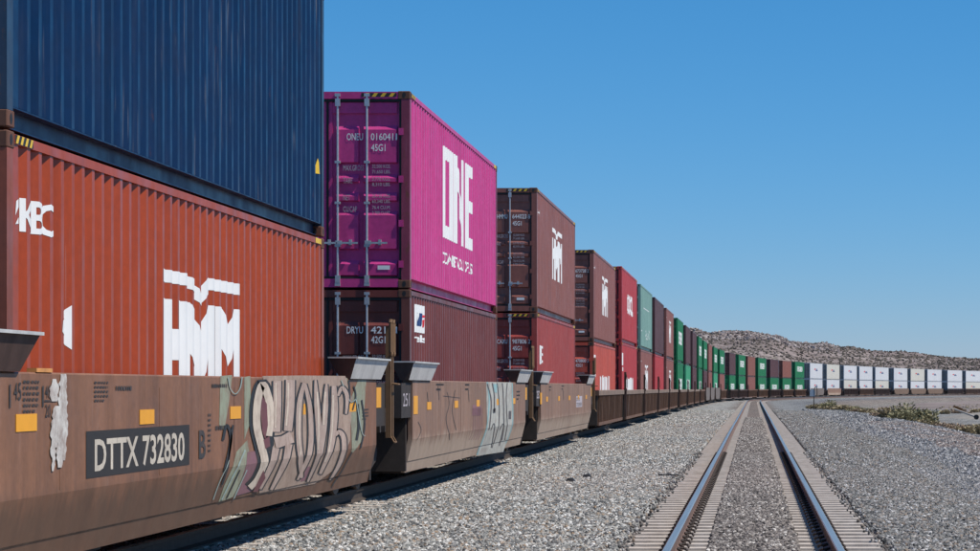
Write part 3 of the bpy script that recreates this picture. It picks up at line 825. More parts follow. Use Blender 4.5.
CN = {'blue': 'dark blue', 'brick': 'brick red', 'magenta': 'bright magenta', 'maroon': 'maroon', 'brown': 'reddish brown', 'crimson': 'dull crimson', 'orange_red': 'orange-red', 'red': 'bright red',
      'teal': 'faded teal', 'green': 'green', 'pale_green': 'pale green', 'dark_brown': 'dark brown', 'rose_brown': 'rosy brown', 'white': 'white', 'cream': 'cream-white'}
DL = {'hmm': ' with a white three-letter winged logo', 'one': ' with large white block letters', 'square': ' with a white square emblem', 'frag': ' with a narrow white mark near its door', 'block': ' with a worn white block of lettering',
      'word': ' with a short white word', 'scrawl': ' with chalky scrawls', 'ever': ' with a white name on its side', 'hmm1': ' with a large white winged logo', None: ' with a plain side'}
def decorate(root, kind, L, H, tier):
    LW = M['logo_white']; t = bool(tier)
    if kind == 'hmm1':
        side_decal(hmm_flat(4.42, 1.12 - FLOOR), 'logo', L, root, LW)
        f = Flat(); u = .22; v = 2.27
        f.poly([(u, v+.06), (u+.02, v+.16), (u+.14, v+.20), (u+.16, v+.12), (u+.07, v+.12)]); f.poly([(u, v), (u+.07, v+.05), (u+.17, v+.06), (u+.17, v-.02), (u+.10, v+.01)])
        f.text('KBO', u + .21, v - .03, .235, width=.80, bold=.02)
        side_decal(f, 'small_logo', L, root, LW)
        f = Flat().poly([(1.36, 1.56), (1.61, 1.43), (1.61, 1.76), (1.38, 1.64)])
        side_decal(f, 'sticker', L, root, LW)
        f = Flat().rect(11.72, 11.76, 1.03, 1.28)
        side_decal(f, 'sticker', L, root, LW)
    elif kind == 'hmm':
        v0 = (4.13 - FLOOR - HC - .015) if t else .92
        side_decal(hmm_flat(4.45, v0), 'logo', L, root, LW, key=('hmm', t))
        f = Flat().text('HMMU', .45, H - .62, .16, width=.5); side_decal(f, 'lettering', L, root, LW, key=('hmmu', H))
    elif kind == 'one':
        z = 3.85 - FLOOR - STD - .015
        side_decal(one_flat(3.93, z), 'logo', L, root, LW)
        side_decal(Flat().text('OCEAN NETWORK EXPRESS', 3.93, z - .42, .19, width=4.25, bold=.02), 'lettering', L, root, LW)
    elif kind == 'square':
        f = Flat(); u, v = .60, 1.98
        f.rect(u, u+1.2, v, v+.42, 0)
        side_decal(f, 'emblem', L, root, LW)
        f = Flat()
        for k in range(3): f.poly([(u+.18+k*.2, v+.10), (u+.32+k*.2, v+.10), (u+.42+k*.2, v+.30), (u+.28+k*.2, v+.30)])
        side_decal(f, 'emblem', L, root, M['logo_navy'], .006)
        f = Flat().poly([(u+.80, v+.09), (u+1.0, v+.09), (u+1.05, v+.22), (u+.85, v+.18)]); f.rect(u+.86, u+1.06, v+.24, v+.28)
        side_decal(f, 'emblem', L, root, M['logo_red'], .006)
        side_decal(Flat().text('rell.s', u + .02, v - .14, .11, width=1.16, bold=.03), 'lettering', L, root, LW)
    elif kind == 'frag':
        f = Flat(); f.rect(1.0, 1.15, 1.70, 2.15); f.rect(1.25, 1.34, 1.72, 2.1)
        for k in range(3): f.rect(1.15, 1.7, 1.74 + k * .17, 1.80 + k * .17)
        side_decal(f, 'lettering', L, root, LW)
    elif kind == 'block':
        f = Flat(); x = 3.3; random.seed(L * 10 + H)
        while x < 8.8:
            w_ = random.uniform(.18, .5); f.rect(x, x + w_, .75 + random.uniform(-.05, .03), 1.52 + random.uniform(-.04, .05)); x += w_ + random.uniform(.04, .14)
        side_decal(f, 'lettering', L, root, M['ink_white'], key=('block', H))
        side_decal(Flat().rect(.45, 1.1, H - .88, H - .40).rect(.5, 1.1, H - 1.1, H - .95), 'sticker', L, root, LW, key=('stk', H))
    elif kind == 'word':
        side_decal(Flat().text('OOCL', 4.2, 1.25, .75, width=4.4, bold=.05), 'lettering', L, root, LW, key='word')
    elif kind == 'scrawl':
        f = Flat(); f.ribbon([(5, .5), (5.5, .9), (6.2, .45), (6.6, .8), (7.3, .5)], .07); f.ribbon([(8.5, .5), (8.6, 1.0), (9.6, .9), (9.3, .5)], .06); f.rect(1.0, 1.5, .8, .86); f.rect(3, 9, 1.9, 1.93)
        side_decal(f, 'scrawl', L, root, M['ink_white'])
    elif kind == 'ever':
        side_decal(Flat().text('EVERGREEN', 2.9, (1.25 if t else .98), .85, width=6.9, bold=.03), 'lettering', L, root, LW, key=('ever', t))
    elif kind == 'freight':
        f = Flat(); f.poly([(5.3, 1.72), (6.4, 1.62), (7.4, 1.86), (6.2, 1.98)])
        me_k = ('fr1',); side_decal(f, 'logo', 0, root, M['logo_red'], key=me_k)
        f = Flat().rect(7.1, 9.9, 1.48, 1.66); f.rect(7.5, 9.4, 1.72, 1.86)
        side_decal(f, 'logo', 0, root, M['logo_navy'], key=('fr2',))
CODES = {(2, 1): ('ONEU', '016041', '1', '45G1'), (2, 0): ('DRYU', '4210', '1', '42G1'), (3, 1): ('HMMU', '644023', '8', '45G1'), (3, 0): ('CAXU', '987806', '2', '45G1'),
         (4, 1): ('KOCU', '673728', '2', '45G1'), (4, 0): ('SEGU', '470800', '3', '42G1')}
random.seed(11)
for i in sorted(S):
    L = 12.192 if i < 24 else 16.154
    for tier in (0, 1):
        if i < 24:
            up, ud, lo, ld = ST[i]; col, dec = (up, ud) if tier else (lo, ld)
        else:
            col = 'cream' if (i, tier) in ((25, 1), (26, 0), (28, 0), (30, 1), (33, 0)) else 'white'; dec = 'freight'
        lowH = STD if i in (2, 4) else HC
        H = lowH if tier == 0 else HC
        z = FLOOR + (lowH + .022 if tier else 0)
        loc, rz = spot(S[i], L, z)
        det = 2 if i <= 4 else (1 if i <= 12 else 0)
        c = CODES.get((i, tier))
        code = c + (ROWS,) if c else ((('', '', '', '', ROWS)) if False else None)
        tn = 'Upper' if tier else 'Lower'
        if i < 24: lab = f'{tn} {CN[col]} container{DL[dec]}, {ORD[i]} stack from camera'
        else: lab = f'{tn} long {CN[col]} container, small red and dark emblem, {ORD[i]} stack from the camera'
        root = container('shipping_container', lab, L, H, col + '_paint', loc, rz, det, code, hazard=(H == HC and i in (1, 2, 3, 4, 5)), smooth=(i >= 24),
                         cast='casting_rust' if i in (1, 2, 3, 4) else None, post={(2, 1): 'magenta_post', (1, 0): 'brick_post', (2, 0): 'maroon_post', (1, 1): 'blue_post'}.get((i, tier)), doormat='shaded_door_grey' if i >= 24 else None)
        decorate(root, dec, L, H, tier)
        if (i, tier) == (1, 1):
            link('sticker', (lambda b: b.mesh('sticker'))(_tri := MB()), root) if False else None
            f = Flat().poly([(11.80, .72), (11.95, .72), (11.88, .90)]); side_decal(f, 'sticker', L, root, M['hazard_yellow'])
        if i in (3, 4) and tier: side_decal(Flat().poly([(11.7, .45), (11.85, .45), (11.85, .85), (11.7, .8)]), 'sticker', L, root, M['hazard_yellow'], key='ystk')

# ------------------------------------------------------------------ well cars
def lerp_x(z):
    """outer face of the smooth-sided car at height z"""
    return lerp_tab([(.18, 1.350), (.345, 1.382), (.36, 1.394), (.67, 1.465), (1.6, 1.465)], z)
def side_a(hl):
    b = MB(); prof = [(1.350, .20), (1.382, .345), (1.394, .36), (1.465, .67), (1.465, 1.49), (1.455, 1.502), (1.33, 1.502), (1.33, 1.42), (1.40, 1.40), (1.40, .68), (1.33, .36), (1.30, .20)]
    b.prism_y(prof, -hl, hl)
    for k in range(1, 6):                         # plate butt welds
        y = -hl + k * 2 * hl / 6
        b.prism_y([(1.4655, .69), (1.4675, .69), (1.4675, 1.40), (1.4655, 1.40)], y - .008, y + .008)
    return b.mesh('side_sill')
def side_b(hl, top=1.31, nr=22):
    b = MB()
    b.prism_y([(1.30, top - .16), (1.465, top - .16), (1.465, top - .01), (1.45, top), (1.30, top)], -hl - .5, hl + .5)
    b.box(1.33, 1.43, -hl, hl, .20, .30)
    for k in range(nr):
        y = -hl + (k + .5) * 2 * hl / nr; w_ = .045
        if k % 5 == 2: w_ = .10
        b.hexa([(1.35, y-w_, .30), (1.425, y-w_, .30), (1.425, y+w_, .30), (1.35, y+w_, .30), (1.37, y-w_, top-.16), (1.455, y-w_, top-.16), (1.455, y+w_, top-.16), (1.37, y+w_, top-.16)])
    return b.mesh('side_sill')
def back_b(hl, top=1.31):
    b = MB(); b.prism_y([(1.28, .22), (1.30, .22), (1.32, top - .16), (1.29, top - .16)], -hl, hl); return b.mesh('side_panel')
def side_c(hl, top=1.45):
    b = MB()
    pr = [(-hl, top), (-hl, .75), (-hl + 1.3, .25), (hl - 1.3, .25), (hl, .75), (hl, top)]
    n = len(pr)
    for x in (1.40, 1.465): b.poly([(x, y, z) for y, z in pr])
    for i in range(n):
        j = (i + 1) % n; b.quad((1.40, *pr[i]), (1.465, *pr[i]), (1.465, *pr[j]), (1.40, *pr[j]))
    return b.mesh('side_sill')
def floor_mesh(hl):
    b = MB(); b.box(-1.28, 1.28, -hl, hl, .215, .235)
    return b.mesh('floor')
def floor_frame(hl):
    b = MB()
    for y in (-hl * .92, -hl * .5, 0, hl * .5, hl * .92): b.box(-1.30, 1.30, y - .25, y + .25, .17, .235)
    for s_ in (-1, 1):
        b.box(*sorted((s_ * 1.05, s_ * 1.30)), -hl, hl, .20, .236)
    return b.mesh('floor')
def end_mesh(hl, half):
    b = MB()
    for s_ in (-1, 1):
        y0, y1 = s_ * hl, s_ * (half - .18)
        b.box(-1.38, 1.38, *sorted((y0, y0 + s_ * .10)), .22, 1.20)
        b.box(-1.25, 1.25, *sorted((y0 + s_ * .1, y1)), .98, 1.12)
        b.box(-.32, .32, *sorted((y0 + s_ * .1, s_ * half)), .62, .98)
        b.box(-1.30, 1.30, *sorted((y1 - s_ * .1, y1)), .80, 1.06)
    return b.mesh('end_platform')
def truck_parts(root, y):
    b = MB()
    for sx in (-1, 1):
        b.prism_y  # side frame outline
        pr = [(-1.05, .50), (-.95, .60), (-.35, .66), (.35, .66), (.95, .60), (1.05, .50), (.92, .38), (.55, .30), (.30, .22), (-.30, .22), (-.55, .30), (-.92, .38)]
        x0, x1 = sorted((sx * .93, sx * 1.06))
        b.poly([(x0, y_, z) for y_, z in pr]); b.poly([(x1, y_, z) for y_, z in reversed(pr)])
        for i in range(len(pr)):
            j = (i + 1) % len(pr); b.quad((x0, *pr[i]), (x0, *pr[j]), (x1, *pr[j]), (x1, *pr[i]))
    b.box(-1.05, 1.05, -.2, .2, .35, .62)
    for sy in (-.89, .89): b.tube((-.95, sy, .457), (.95, sy, .457), .08, 12)
    t = link('wheel_truck', _cm.setdefault('truck', b.mesh('wheel_truck')), root, M['under'], (0, y, 0))
    if 'wheel' not in _cm:
        wb = MB(); wb.tube((-.07, 0, 0), (.06, 0, 0), .455, 28); wb.tube((-.10, 0, 0), (-.07, 0, 0), .485, 28); wb.tube((.06, 0, 0), (.09, 0, 0), .14, 14)
        _cm['wheel'] = wb.mesh('wheel')
    for sx in (-1, 1):
        for sy in (-.89, .89): link('wheel', _cm['wheel'], t, M['wheel'], (sx * .76, sy, .457), (0, 0, 0 if sx > 0 else math.pi))
def tray_mesh():
    """flared container guide hopper, open on top: local y 0..2.6, x out, z 0..0.26"""
    b = MB(); t = .012
    B = [(-.07, .02), (.055, .02), (.055, 2.38), (-.07, 2.38)]; T = [(-.21, 0), (.13, 0), (.13, 2.6), (-.21, 2.6)]
    for i in range(4):
        j = (i + 1) % 4
        a, c = B[i], B[j]; d, e = T[j], T[i]
        m = 1 if i == 1 else 0  # faces turned from the sun take a dark colour as shade, outer face pale
        b.quad((a[0], a[1], 0), (c[0], c[1], 0), (d[0], d[1], .255), (e[0], e[1], .255), m)
        sh = lambda p: (p[0] * .96 - .002, 1.3 + (p[1] - 1.3) * .985)
        a2, c2, d2, e2 = sh(a), sh(c), sh(d), sh(e)
        b.quad((a2[0], a2[1], .01), (e2[0], e2[1], .255), (d2[0], d2[1], .255), (c2[0], c2[1], .01), 0)
        b.quad((e[0], e[1], .255), (d[0], d[1], .255), (d2[0], d2[1], .255), (e2[0], e2[1], .255), 1)
    b.quad(*[(p[0], p[1], 0) for p in B]); b.keep = True
    b.box(.128, .148, -.01, 2.61, .240, .262, 2); b.box(-.21, .128, -.012, .006, .243, .261, 2)
    return b.mesh('guide_tray')
TRAY = tray_mesh()
def post_mesh():
    b = MB()
    b.box(-.05, .02, -.13, -.06, .74, 2.20); b.box(-.05, .02, .06, .13, .74, 2.20)
    for z in (.80, 1.0, 1.25, 1.5): b.box(-.025, -.005, -.07, .07, z, z + .03)
    for y in (-.12, .12):
        b.bent([(.02, y-.05, 1.86), (.02, y-.05, 2.24), (.02, y-.02, 2.28), (.02, y+.02, 2.28), (.02, y+.05, 2.24), (.02, y+.05, 1.86), (.02, y+.02, 1.82), (.02, y-.02, 1.82), (.02, y-.05, 1.86)], .022, 6)
    b.bent([(.03, -.10, 1.45), (.10, -.10, 1.44), (.10, .12, 1.44), (.03, .12, 1.45)], .012, 6)
    b.bent([(.0, -.09, .78), (.06, -.10, .68), (.06, .10, .68), (.0, .09, .78)], .012, 6)
    return b.mesh('ladder_post')
LADDER = post_mesh()
def short_post():
    b = MB(); b.box(-.05, .03, -.06, .06, .3, 1.98); b.box(-.06, .05, -.14, .14, 1.26, 1.36); b.bent([(.03, -.05, 1.9), (.07, -.12, 1.7), (.07, -.12, 1.4)], .012, 6)
    return b.mesh('end_post')
SPOST = short_post()
def coupler(root, y):
    b = MB(); b.box(-.12, .12, -.5, .5, .62, .86); b.box(-.2, .2, -.12, .12, .56, .92)
    for sx in (-1, 1): b.bent([(sx*.35, -.5, .6), (sx*.38, -.2, .42), (sx*.38, .2, .42), (sx*.35, .5, .6)], .03, 8)
    link('coupler', _cm.setdefault('coupler', b.mesh('coupler')), root, M['under'], (0, y, 0))

def car_decal(flat, name, parent, mat, layer=0, cy=0.0):
    eps = .0032 + .0022 * layer
    me = lay(flat, name, [], [.345, .36, .67], lambda u, v: (lerp_x(v) + eps, u - cy, v))
    return link(name, me, parent, mat)
def reflectors(root, cy, ys, z=1.11, h=.115, w_=.46):
    for y in ys:
        b = MB(); b.box(1.466, 1.470, y - cy - w_/2, y - cy + w_/2, z, z + h)
        link('reflector', b.mesh('reflector'), root, M['yellow'])

_wm = {}
def well_a(label, cy, half0, half1, paint_, hl=8.5, traymat='tray_grey', first=False):
    x, y, z, t = path(cy)
    root = empty('well_car', (x, y, z), -t); tag(root, label, 'rail car', 'well cars carrying the container stacks')
    if 'a' not in _wm: _wm['a'] = side_a(8.5); _wm['af'] = floor_frame(8.5); _wm['ae'] = end_mesh(8.5, 10.15)
    for sx in (1, -1):
        o = link('side_sill', _wm['a'], root, M[paint_])
        if sx < 0: o.scale = (-1, 1, 1)
    link('floor', _wm['af'], root, M['under']); link('end_platform', _wm['ae'], root, M['under'])
    for sx in (1, -1):
        for y0, tm in ((6.35, traymat), (-9.05, 'car_dark' if first else traymat)):
            o = link('guide_tray', TRAY, root, [M['car_dark'], M[tm], M['tray_lip']], (sx * 1.435, y0, 1.503), (0, 0, 0))
            if sx < 0: o.scale = (-1, 1, 1)
    b = MB(); b.box(1.20, 1.445, -9.45, -8.502, .98, 1.46); link('equipment_box', b.mesh('equipment_box'), root, M['under'])
    b = MB(); b.box(1.20, 1.445, 8.502, 9.35, .90, 1.46); link('equipment_box', b.mesh('equipment_box'), root, M['under'])
    b = MB(); b.box(1.446, 1.450, 8.62, 9.0, 1.14, 1.40); link('reflector', b.mesh('reflector'), root, M['yellow'])
    return root
w1 = well_a('Smooth brown well car with big white unit number and tall graffiti, nearest the camera', 22.55, 0, 0, 'car_brown', first=True)
w2 = well_a('Smooth taupe well car with a pale blue-white graffiti panel, under the magenta container', 42.85, 0, 0, 'car_taupe')
w3 = well_a('Smooth taupe well car with no large graffiti, under the dull crimson container', 63.6, 0, 0, 'car_taupe')
for rt, ys in ((w1, (-10.15, 10.15)), (w2, (10.25,)), (w3, (10.0,))):
    for y in ys: truck_parts(rt, y)
for rt, y in ((w1, 9.5), (w2, 9.6), (w3, 9.4)):
    link('ladder_post', LADDER, rt, M['rusty_post'], (1.50, y, 0))
    link('ladder_post', LADDER, rt, M['rusty_post'], (-1.50, y, 0), (0, 0, math.pi))
coupler(w3, 10.9)
reflectors(w1, 22.55, (16.1, 19.3, 22.6, 25.9, 29.2))
reflectors(w2, 42.85, (34.65,), 1.02, .26, .42); reflectors(w2, 42.85, (36.1, 39.4, 42.5, 45.8, 48.9), 1.07)
reflectors(w3, 63.6, (55.1,), 1.02, .26, .42); reflectors(w3, 63.6, (56.7, 60.2, 63.6, 66.9, 70.0), 1.07)

# paint marks: authored where they sit on the car side; px() turns a point noted on the photo into metres along / up the sill
def px(x, y): Z = FPX * 4.80 / (VPX - x); return (Z, EYE + (HOR - y) * Z / FPX)
def pxs(pts): return [px(*p) for p in pts]
def gpoly(pts, m=0, to=None): f = to or Flat(); f.poly(pxs(pts), m); return f
def grib(f, pts, wd, smoothn=6):
    q = []
    for i in range(len(pts) - 1):
        p0 = pts[max(0, i-1)]; p1 = pts[i]; p2 = pts[i+1]; p3 = pts[min(len(pts)-1, i+2)]
        for k in range(smoothn):
            t = k / smoothn
            q.append(tuple(.5 * ((2*p1[a]) + (-p0[a]+p2[a])*t + (2*p0[a]-5*p1[a]+4*p2[a]-p3[a])*t*t + (-p0[a]+3*p1[a]-3*p2[a]+p3[a])*t**3) for a in (0, 1)))
    q.append(pts[-1]); g_ = Flat().ribbon(q, wd)
    n = len(f.v); f.v += pxs(g_.v); f.f += [tuple(n + k for k in fc) for fc in g_.f]; f.m += [0] * len(g_.f)
CY = 22.55
f = Flat().poly([(17.54, .744), (20.75, .744), (20.75, 1.084), (17.54, 1.084)]); car_decal(f, 'number_panel', w1, M['panel_dark'], 0, CY)
f = Flat().text('DTTX 732830', 17.76, .795, .235, width=2.80, bold=.02, space=1.0); car_decal(f, 'lettering', w1, M['ink_cream'], 1, CY)
f = Flat().text('B', 21.10, .79, .25, width=.26, bold=.02)
f.text('1', 15.72, 1.27, .16, width=.035); f.text('45', 15.82, 1.32, .12, width=.16)
f.text('1', 16.45, 1.27, .15, width=.035); f.text('40', 16.52, 1.33, .09, width=.13); f.text('20', 16.52, 1.20, .09, width=.13); f.rect(16.50, 16.67, 1.305, 1.315)
def stencil(f, u, v, wd, rows, lh=.026, fill=.62):
    for r_ in range(rows):
        x = u
        while x < u + wd * (1 if r_ < rows - 1 else .6):
            q = random.uniform(.03, .07); f.rect(x, min(x + q, u + wd), v - r_ * lh * 1.5, v - r_ * lh * 1.5 + lh * fill); x += q + random.uniform(.012, .03)
stencil(f, 16.02, 1.43, .36, 6); stencil(f, 17.75, 1.43, .38, 5, .022); stencil(f, 18.35, 1.38, .8, 1, .05); stencil(f, 21.6, 1.40, 1.0, 1, .05); stencil(f, 21.75, 1.02, .95, 1, .06); stencil(f, 21.45, 1.15, .12, 8, .03)
stencil(f, 25.2, 1.44, .35, 6); stencil(f, 29.9, 1.12, .5, 4)
car_decal(f, 'stencil', w1, M['ink_dark'], 1, CY)
# ragged white paint smear
random.seed(5); f = Flat()
def ragged(cx, top, bot, w0, f=f):
    yy = top; L_, R_ = [], []
    while yy <= bot:
        k = (yy - top) / (bot - top); ww = w0 * (.25 + 1.1 * math.sin(math.pi * min(1, k * .9 + .08)) ** .5)
        L_.append((cx - ww / 2 + random.uniform(-1.1, 1.1), yy)); R_.append((cx + ww / 2 + random.uniform(-.9, .9), yy)); yy += 3.2
    for i in range(len(L_) - 1): f.poly(pxs([L_[i], R_[i], R_[i+1], L_[i+1]]))
SMEAR = []
for a_ in ((62.3, 374, 462, 6.5), (53.6, 379, 402, 6.0), (55.8, 406, 448, 7.0), (52.0, 420, 473, 3.2), (58.5, 442, 468, 5.0)):
    f = Flat(); ragged(*a_, f=f); SMEAR.append(f)
G = {k: worn('graffiti_' + k, c, wr) for k, c, wr in (('white', (.70, .66, .60), .62), ('pink', (.50, .37, .30), .42), ('cream', (.68, .56, .44), .38), ('black', (.022, .022, .022), .25),
     ('burgundy', (.17, .055, .06), .40), ('sage', (.30, .32, .22), .50), ('plum', (.26, .12, .14), .5), ('mint', (.33, .42, .38), .45), ('sky', (.28, .46, .46), .4), ('bone', (.50, .49, .43), .45), ('slate', (.08, .085, .09), .5), ('haze_pink', (.42, .30, .225), .45))}
for k, f in enumerate(SMEAR): car_decal(f, 'graffiti', w1, G['white'], 1 + .4 * k, CY)
# washes behind the letters
f = Flat()
for pts in ([(220, 376), (232, 375), (229, 400), (224, 431), (219, 425)], [(244, 377), (250, 376), (251, 420), (244, 440)], [(337, 378), (347, 378), (350, 410), (344, 440), (336, 420)], [(350, 400), (358, 380), (366, 380), (362, 440), (352, 455)],
            [(228, 486), (236, 452), (247, 440), (250, 460), (240, 497), (226, 503)], [(268, 377), (292, 376), (290, 430), (270, 435)]): gpoly(pts, 0, f)
car_decal(f, 'graffiti', w1, G['sage'], 0, CY)
f = Flat()
for pts in ([(247, 452), (262, 450), (270, 470), (262, 490), (243, 496)], [(304, 470), (312, 466), (318, 478), (306, 482)]): gpoly(pts, 0, f)
car_decal(f, 'graffiti', w1, G['plum'], 1, CY)
f = Flat(); gpoly([(262, 376), (300, 375.5), (345, 376), (352, 400), (350, 430), (350, 440), (338, 470), (322, 484), (290, 490), (266, 494), (262, 470), (268, 440), (268, 410)], 0, f); car_decal(f, 'graffiti', w1, G['haze_pink'], .5, CY)
S_ = [(267, 436), (269, 408), (262, 385), (256.5, 400), (255.5, 425), (260, 446), (263.5, 462), (260, 479), (254, 488)]
def wid(ks, n):                                   # width at each point of a smoothed stroke
    m_ = len(ks) - 1; return [ks[min(m_, int(i / n * m_))] * (1 - (i / n * m_) % 1) + ks[min(m_, int(i / n * m_) + 1)] * ((i / n * m_) % 1) for i in range(n + 1)]
STK = [([(276.3, 381), (276.3, 405), (275.5, 432)], [8, 8, 7.5]), ([(289.5, 380), (289, 405), (287, 431)], [9, 9, 8]), ([(274, 443), (282, 441), (291, 437)], [12, 10, 12]),
       ([(275, 448), (271, 468), (265, 489)], [7, 6, 4]), ([(288, 444), (284, 466), (277, 490)], [7, 6, 3]),
       ([(303, 383), (298.5, 405), (298, 440), (301, 462), (306, 478)], [3, 5.5, 5.5, 5, 2.5]), ([(304, 384), (309, 408), (310, 440), (307, 462), (302, 480)], [3, 4.5, 5, 4.5, 2]),
       ([(314.5, 380), (316, 405), (318, 432), (318, 456), (313, 482)], [2, 5.5, 6, 4.5, 2]), ([(325.5, 384), (324.5, 405), (323, 430), (320, 456)], [2, 5.5, 5, 2.5]),
       ([(333, 386), (333.5, 410), (331, 440), (324, 474)], [4.5, 7, 6.5, 3]), ([(334, 436), (338.5, 432), (343, 440), (342, 462), (336, 480)], [2, 4.5, 5, 4.5, 2]),
       ([(337, 396), (341, 388), (346, 396), (345, 414)], [2, 4, 4, 2])]
f = Flat(); grib(f, S_, 13.4)
for pts, ks in STK:
    n_ = (len(pts) - 1) * 6; grib(f, pts, [q + 3.0 for q in wid(ks, n_)])
for pts, wd in (([(357, 404), (358, 425), (356, 440)], 2.4), ([(361, 400), (364, 425), (360, 448)], 1.6), ([(222, 440), (226, 425), (230, 440), (224, 470)], 2.6), ([(232, 425), (229, 450), (225, 485)], 2.0),
                ([(348, 380), (349, 400), (346, 412)], 1.6), ([(352, 452), (347, 468), (340, 486)], 1.6), ([(240, 470), (236, 486), (233, 498)], 1.6), ([(353, 386), (355, 396), (352, 410)], 1.4)): grib(f, pts, wd)
gpoly([(262, 446), (272, 430), (273, 445), (266, 456)], 0, f)
LAYB = f
def split_layers(f, name, mat, base, n=9):
    """each overlapping stroke sits a hair above the last, like successive passes of the spray can"""
    k = len(f.f) // n + 1
    for i in range(n):
        g_ = Flat(); 
        for fc in f.f[i*k:(i+1)*k]: g_.poly([f.v[q] for q in fc])
        if g_.f: car_decal(g_, name, w1, mat, base + .12 * i, CY)
split_layers(LAYB, 'graffiti', G['black'], 2)
f = Flat()
for pts, ks in STK:
    n_ = (len(pts) - 1) * 6; grib(f, pts, wid(ks, n_))
split_layers(f, 'graffiti', G['pink'], 3.2)
f = Flat()
for pts in ([(274.5, 383), (274.5, 405), (274, 428)], [(287, 383), (286.7, 405), (285, 426)], [(299, 400), (297.8, 430), (299.5, 455)], [(316, 392), (317.5, 425), (317, 450)], [(324, 392), (322.6, 425)], [(332, 395), (331, 430), (326, 462)]): grib(f, pts, 1.5)
car_decal(f, 'graffiti', w1, G['cream'], 4.4, CY)
f = Flat(); grib(f, S_, [7.6] * 38 + [6.6] * 11); car_decal(f, 'graffiti', w1, G['cream'], 4.7, CY)
f = Flat(); gpoly([(261, 396), (265.5, 404), (266.5, 425), (264, 440), (261, 432), (259, 412)], 0, f); gpoly([(262, 440), (268, 436), (269, 446), (264, 449)], 0, f); gpoly([(264, 470), (268, 478), (263, 492), (258, 492)], 0, f)
car_decal(f, 'graffiti', w1, G['burgundy'], 5, CY)
f = Flat(); grib(f, [(227, 377), (229, 388), (234, 394), (239, 388), (241, 377)], 1.0); grib(f, [(228, 500), (236, 470), (244, 450)], 1.6); grib(f, [(240, 500), (247, 470)], 1.2); grib(f, [(340, 380), (345, 392), (350, 402), (356, 398)], 1.0); grib(f, [(355, 398), (357, 410), (361, 432), (364, 436)], .9); grib(f, [(219, 500), (222, 480), (228, 460)], .8)
car_decal(f, 'graffiti', w1, G['mint'], 4, CY)
# second car
CY2 = 42.85
f = Flat(); gpoly([(486, 382), (511.5, 382.5), (513, 430), (509, 452), (483, 456), (487, 430)], 0, f); car_decal(f, 'graffiti', w2, G['bone'], 0, CY2)
f = Flat(); grib(f, [(487, 382), (489, 400), (487, 425), (483, 455)], 1.3); grib(f, [(512, 383), (512.5, 425), (509, 450)], 1.0); gpoly([(493, 384), (497, 384), (496.5, 393), (493.5, 392)], 0, f); car_decal(f, 'graffiti', w2, G['sky'], 1, CY2)
f = Flat()
for pts, wd in (([(487, 384), (491, 402), (489, 430)], 1.0), ([(492, 383), (494, 396), (494, 412)], 1.0), ([(497, 383), (499, 410), (497, 448)], .8), ([(502, 383), (503, 396), (504, 446)], .9), ([(507, 383), (506, 400), (508, 440)], .8), ([(491, 430), (494, 424), (496, 448)], .9), ([(500, 430), (503, 424), (505, 440)], .9)): grib(f, pts, wd)
gpoly([(508.5, 411), (511, 411), (510.8, 419), (508.3, 419)], 0, f); gpoly([(492.5, 409), (495.5, 408), (495, 413), (492.5, 413)], 0, f); car_decal(f, 'graffiti', w2, G['slate'], 2, CY2)
f = Flat(); gpoly([(472.5, 405), (481, 405), (480.5, 415.5), (472, 415.5)], 0, f)
for k in range(5): grib(f, [(473.5 + k * 2.1, 408), (473.3 + k * 2.1, 428 + (k % 2) * 3), (471 + k * 2.3, 440)], .5)
car_decal(f, 'graffiti', w2, G['plum'], 0, CY2)
f = Flat()
for pts in ([(447, 392), (449, 404), (446, 420), (451, 440)], [(455, 390), (452, 410), (456, 430)], [(443, 396), (460, 398)], [(427, 392), (428, 402)], [(418, 422), (421, 430), (417, 440)], [(468, 388), (469, 402)], [(438, 386), (439, 400)]): grib(f, pts, .5)
stencil(f, 36.9, 1.43, .9, 2, .05); stencil(f, 40.6, 1.43, .6, 2, .05); stencil(f, 49.4, 1.3, .7, 3, .05)
car_decal(f, 'stencil', w2, M['ink_dark'], 0, CY2)
f = Flat().text('251', -9.30, 1.14, .19, width=.62); me = lay(f, 'lettering', [], [], lambda u, v: (1.4475, u, v)); link('number_lettering', me, w2, M['ink_grey'])
me = lay(Flat().text('252', -9.36, 1.16, .17, width=.75, bold=.02), 'lettering', [], [], lambda u, v: (1.4475, u, v)); link('number_lettering', me, w3, M['ink_grey'])
CY3 = 63.6
f = Flat().rect(66.0, 68.3, .86, 1.16); car_decal(f, 'number_panel', w3, M['ink_grey'], 0, CY3)
f = Flat().text('DTTX', 66.15, 1.03, .10, width=1.2); f.text('732830', 66.15, .89, .10, width=1.9); car_decal(f, 'lettering', w3, M['ink_dark'], 1, CY3)
f = Flat(); stencil(f, 57.3, 1.4, .6, 2, .05); stencil(f, 61, 1.42, .8, 2, .05); grib(f, [(563, 390), (563.5, 400)], .4); car_decal(f, 'stencil', w3, M['ink_dark'], 0, CY3)
f = Flat(); f.rect(16.75, 17.35, 1.5035, 1.508)
b = MB(); b.box(1.40, 1.468, 16.33 - CY, 16.70 - CY, 1.503, 1.53); link('paint_block', b.mesh('paint_block'), w1, M['orange'])

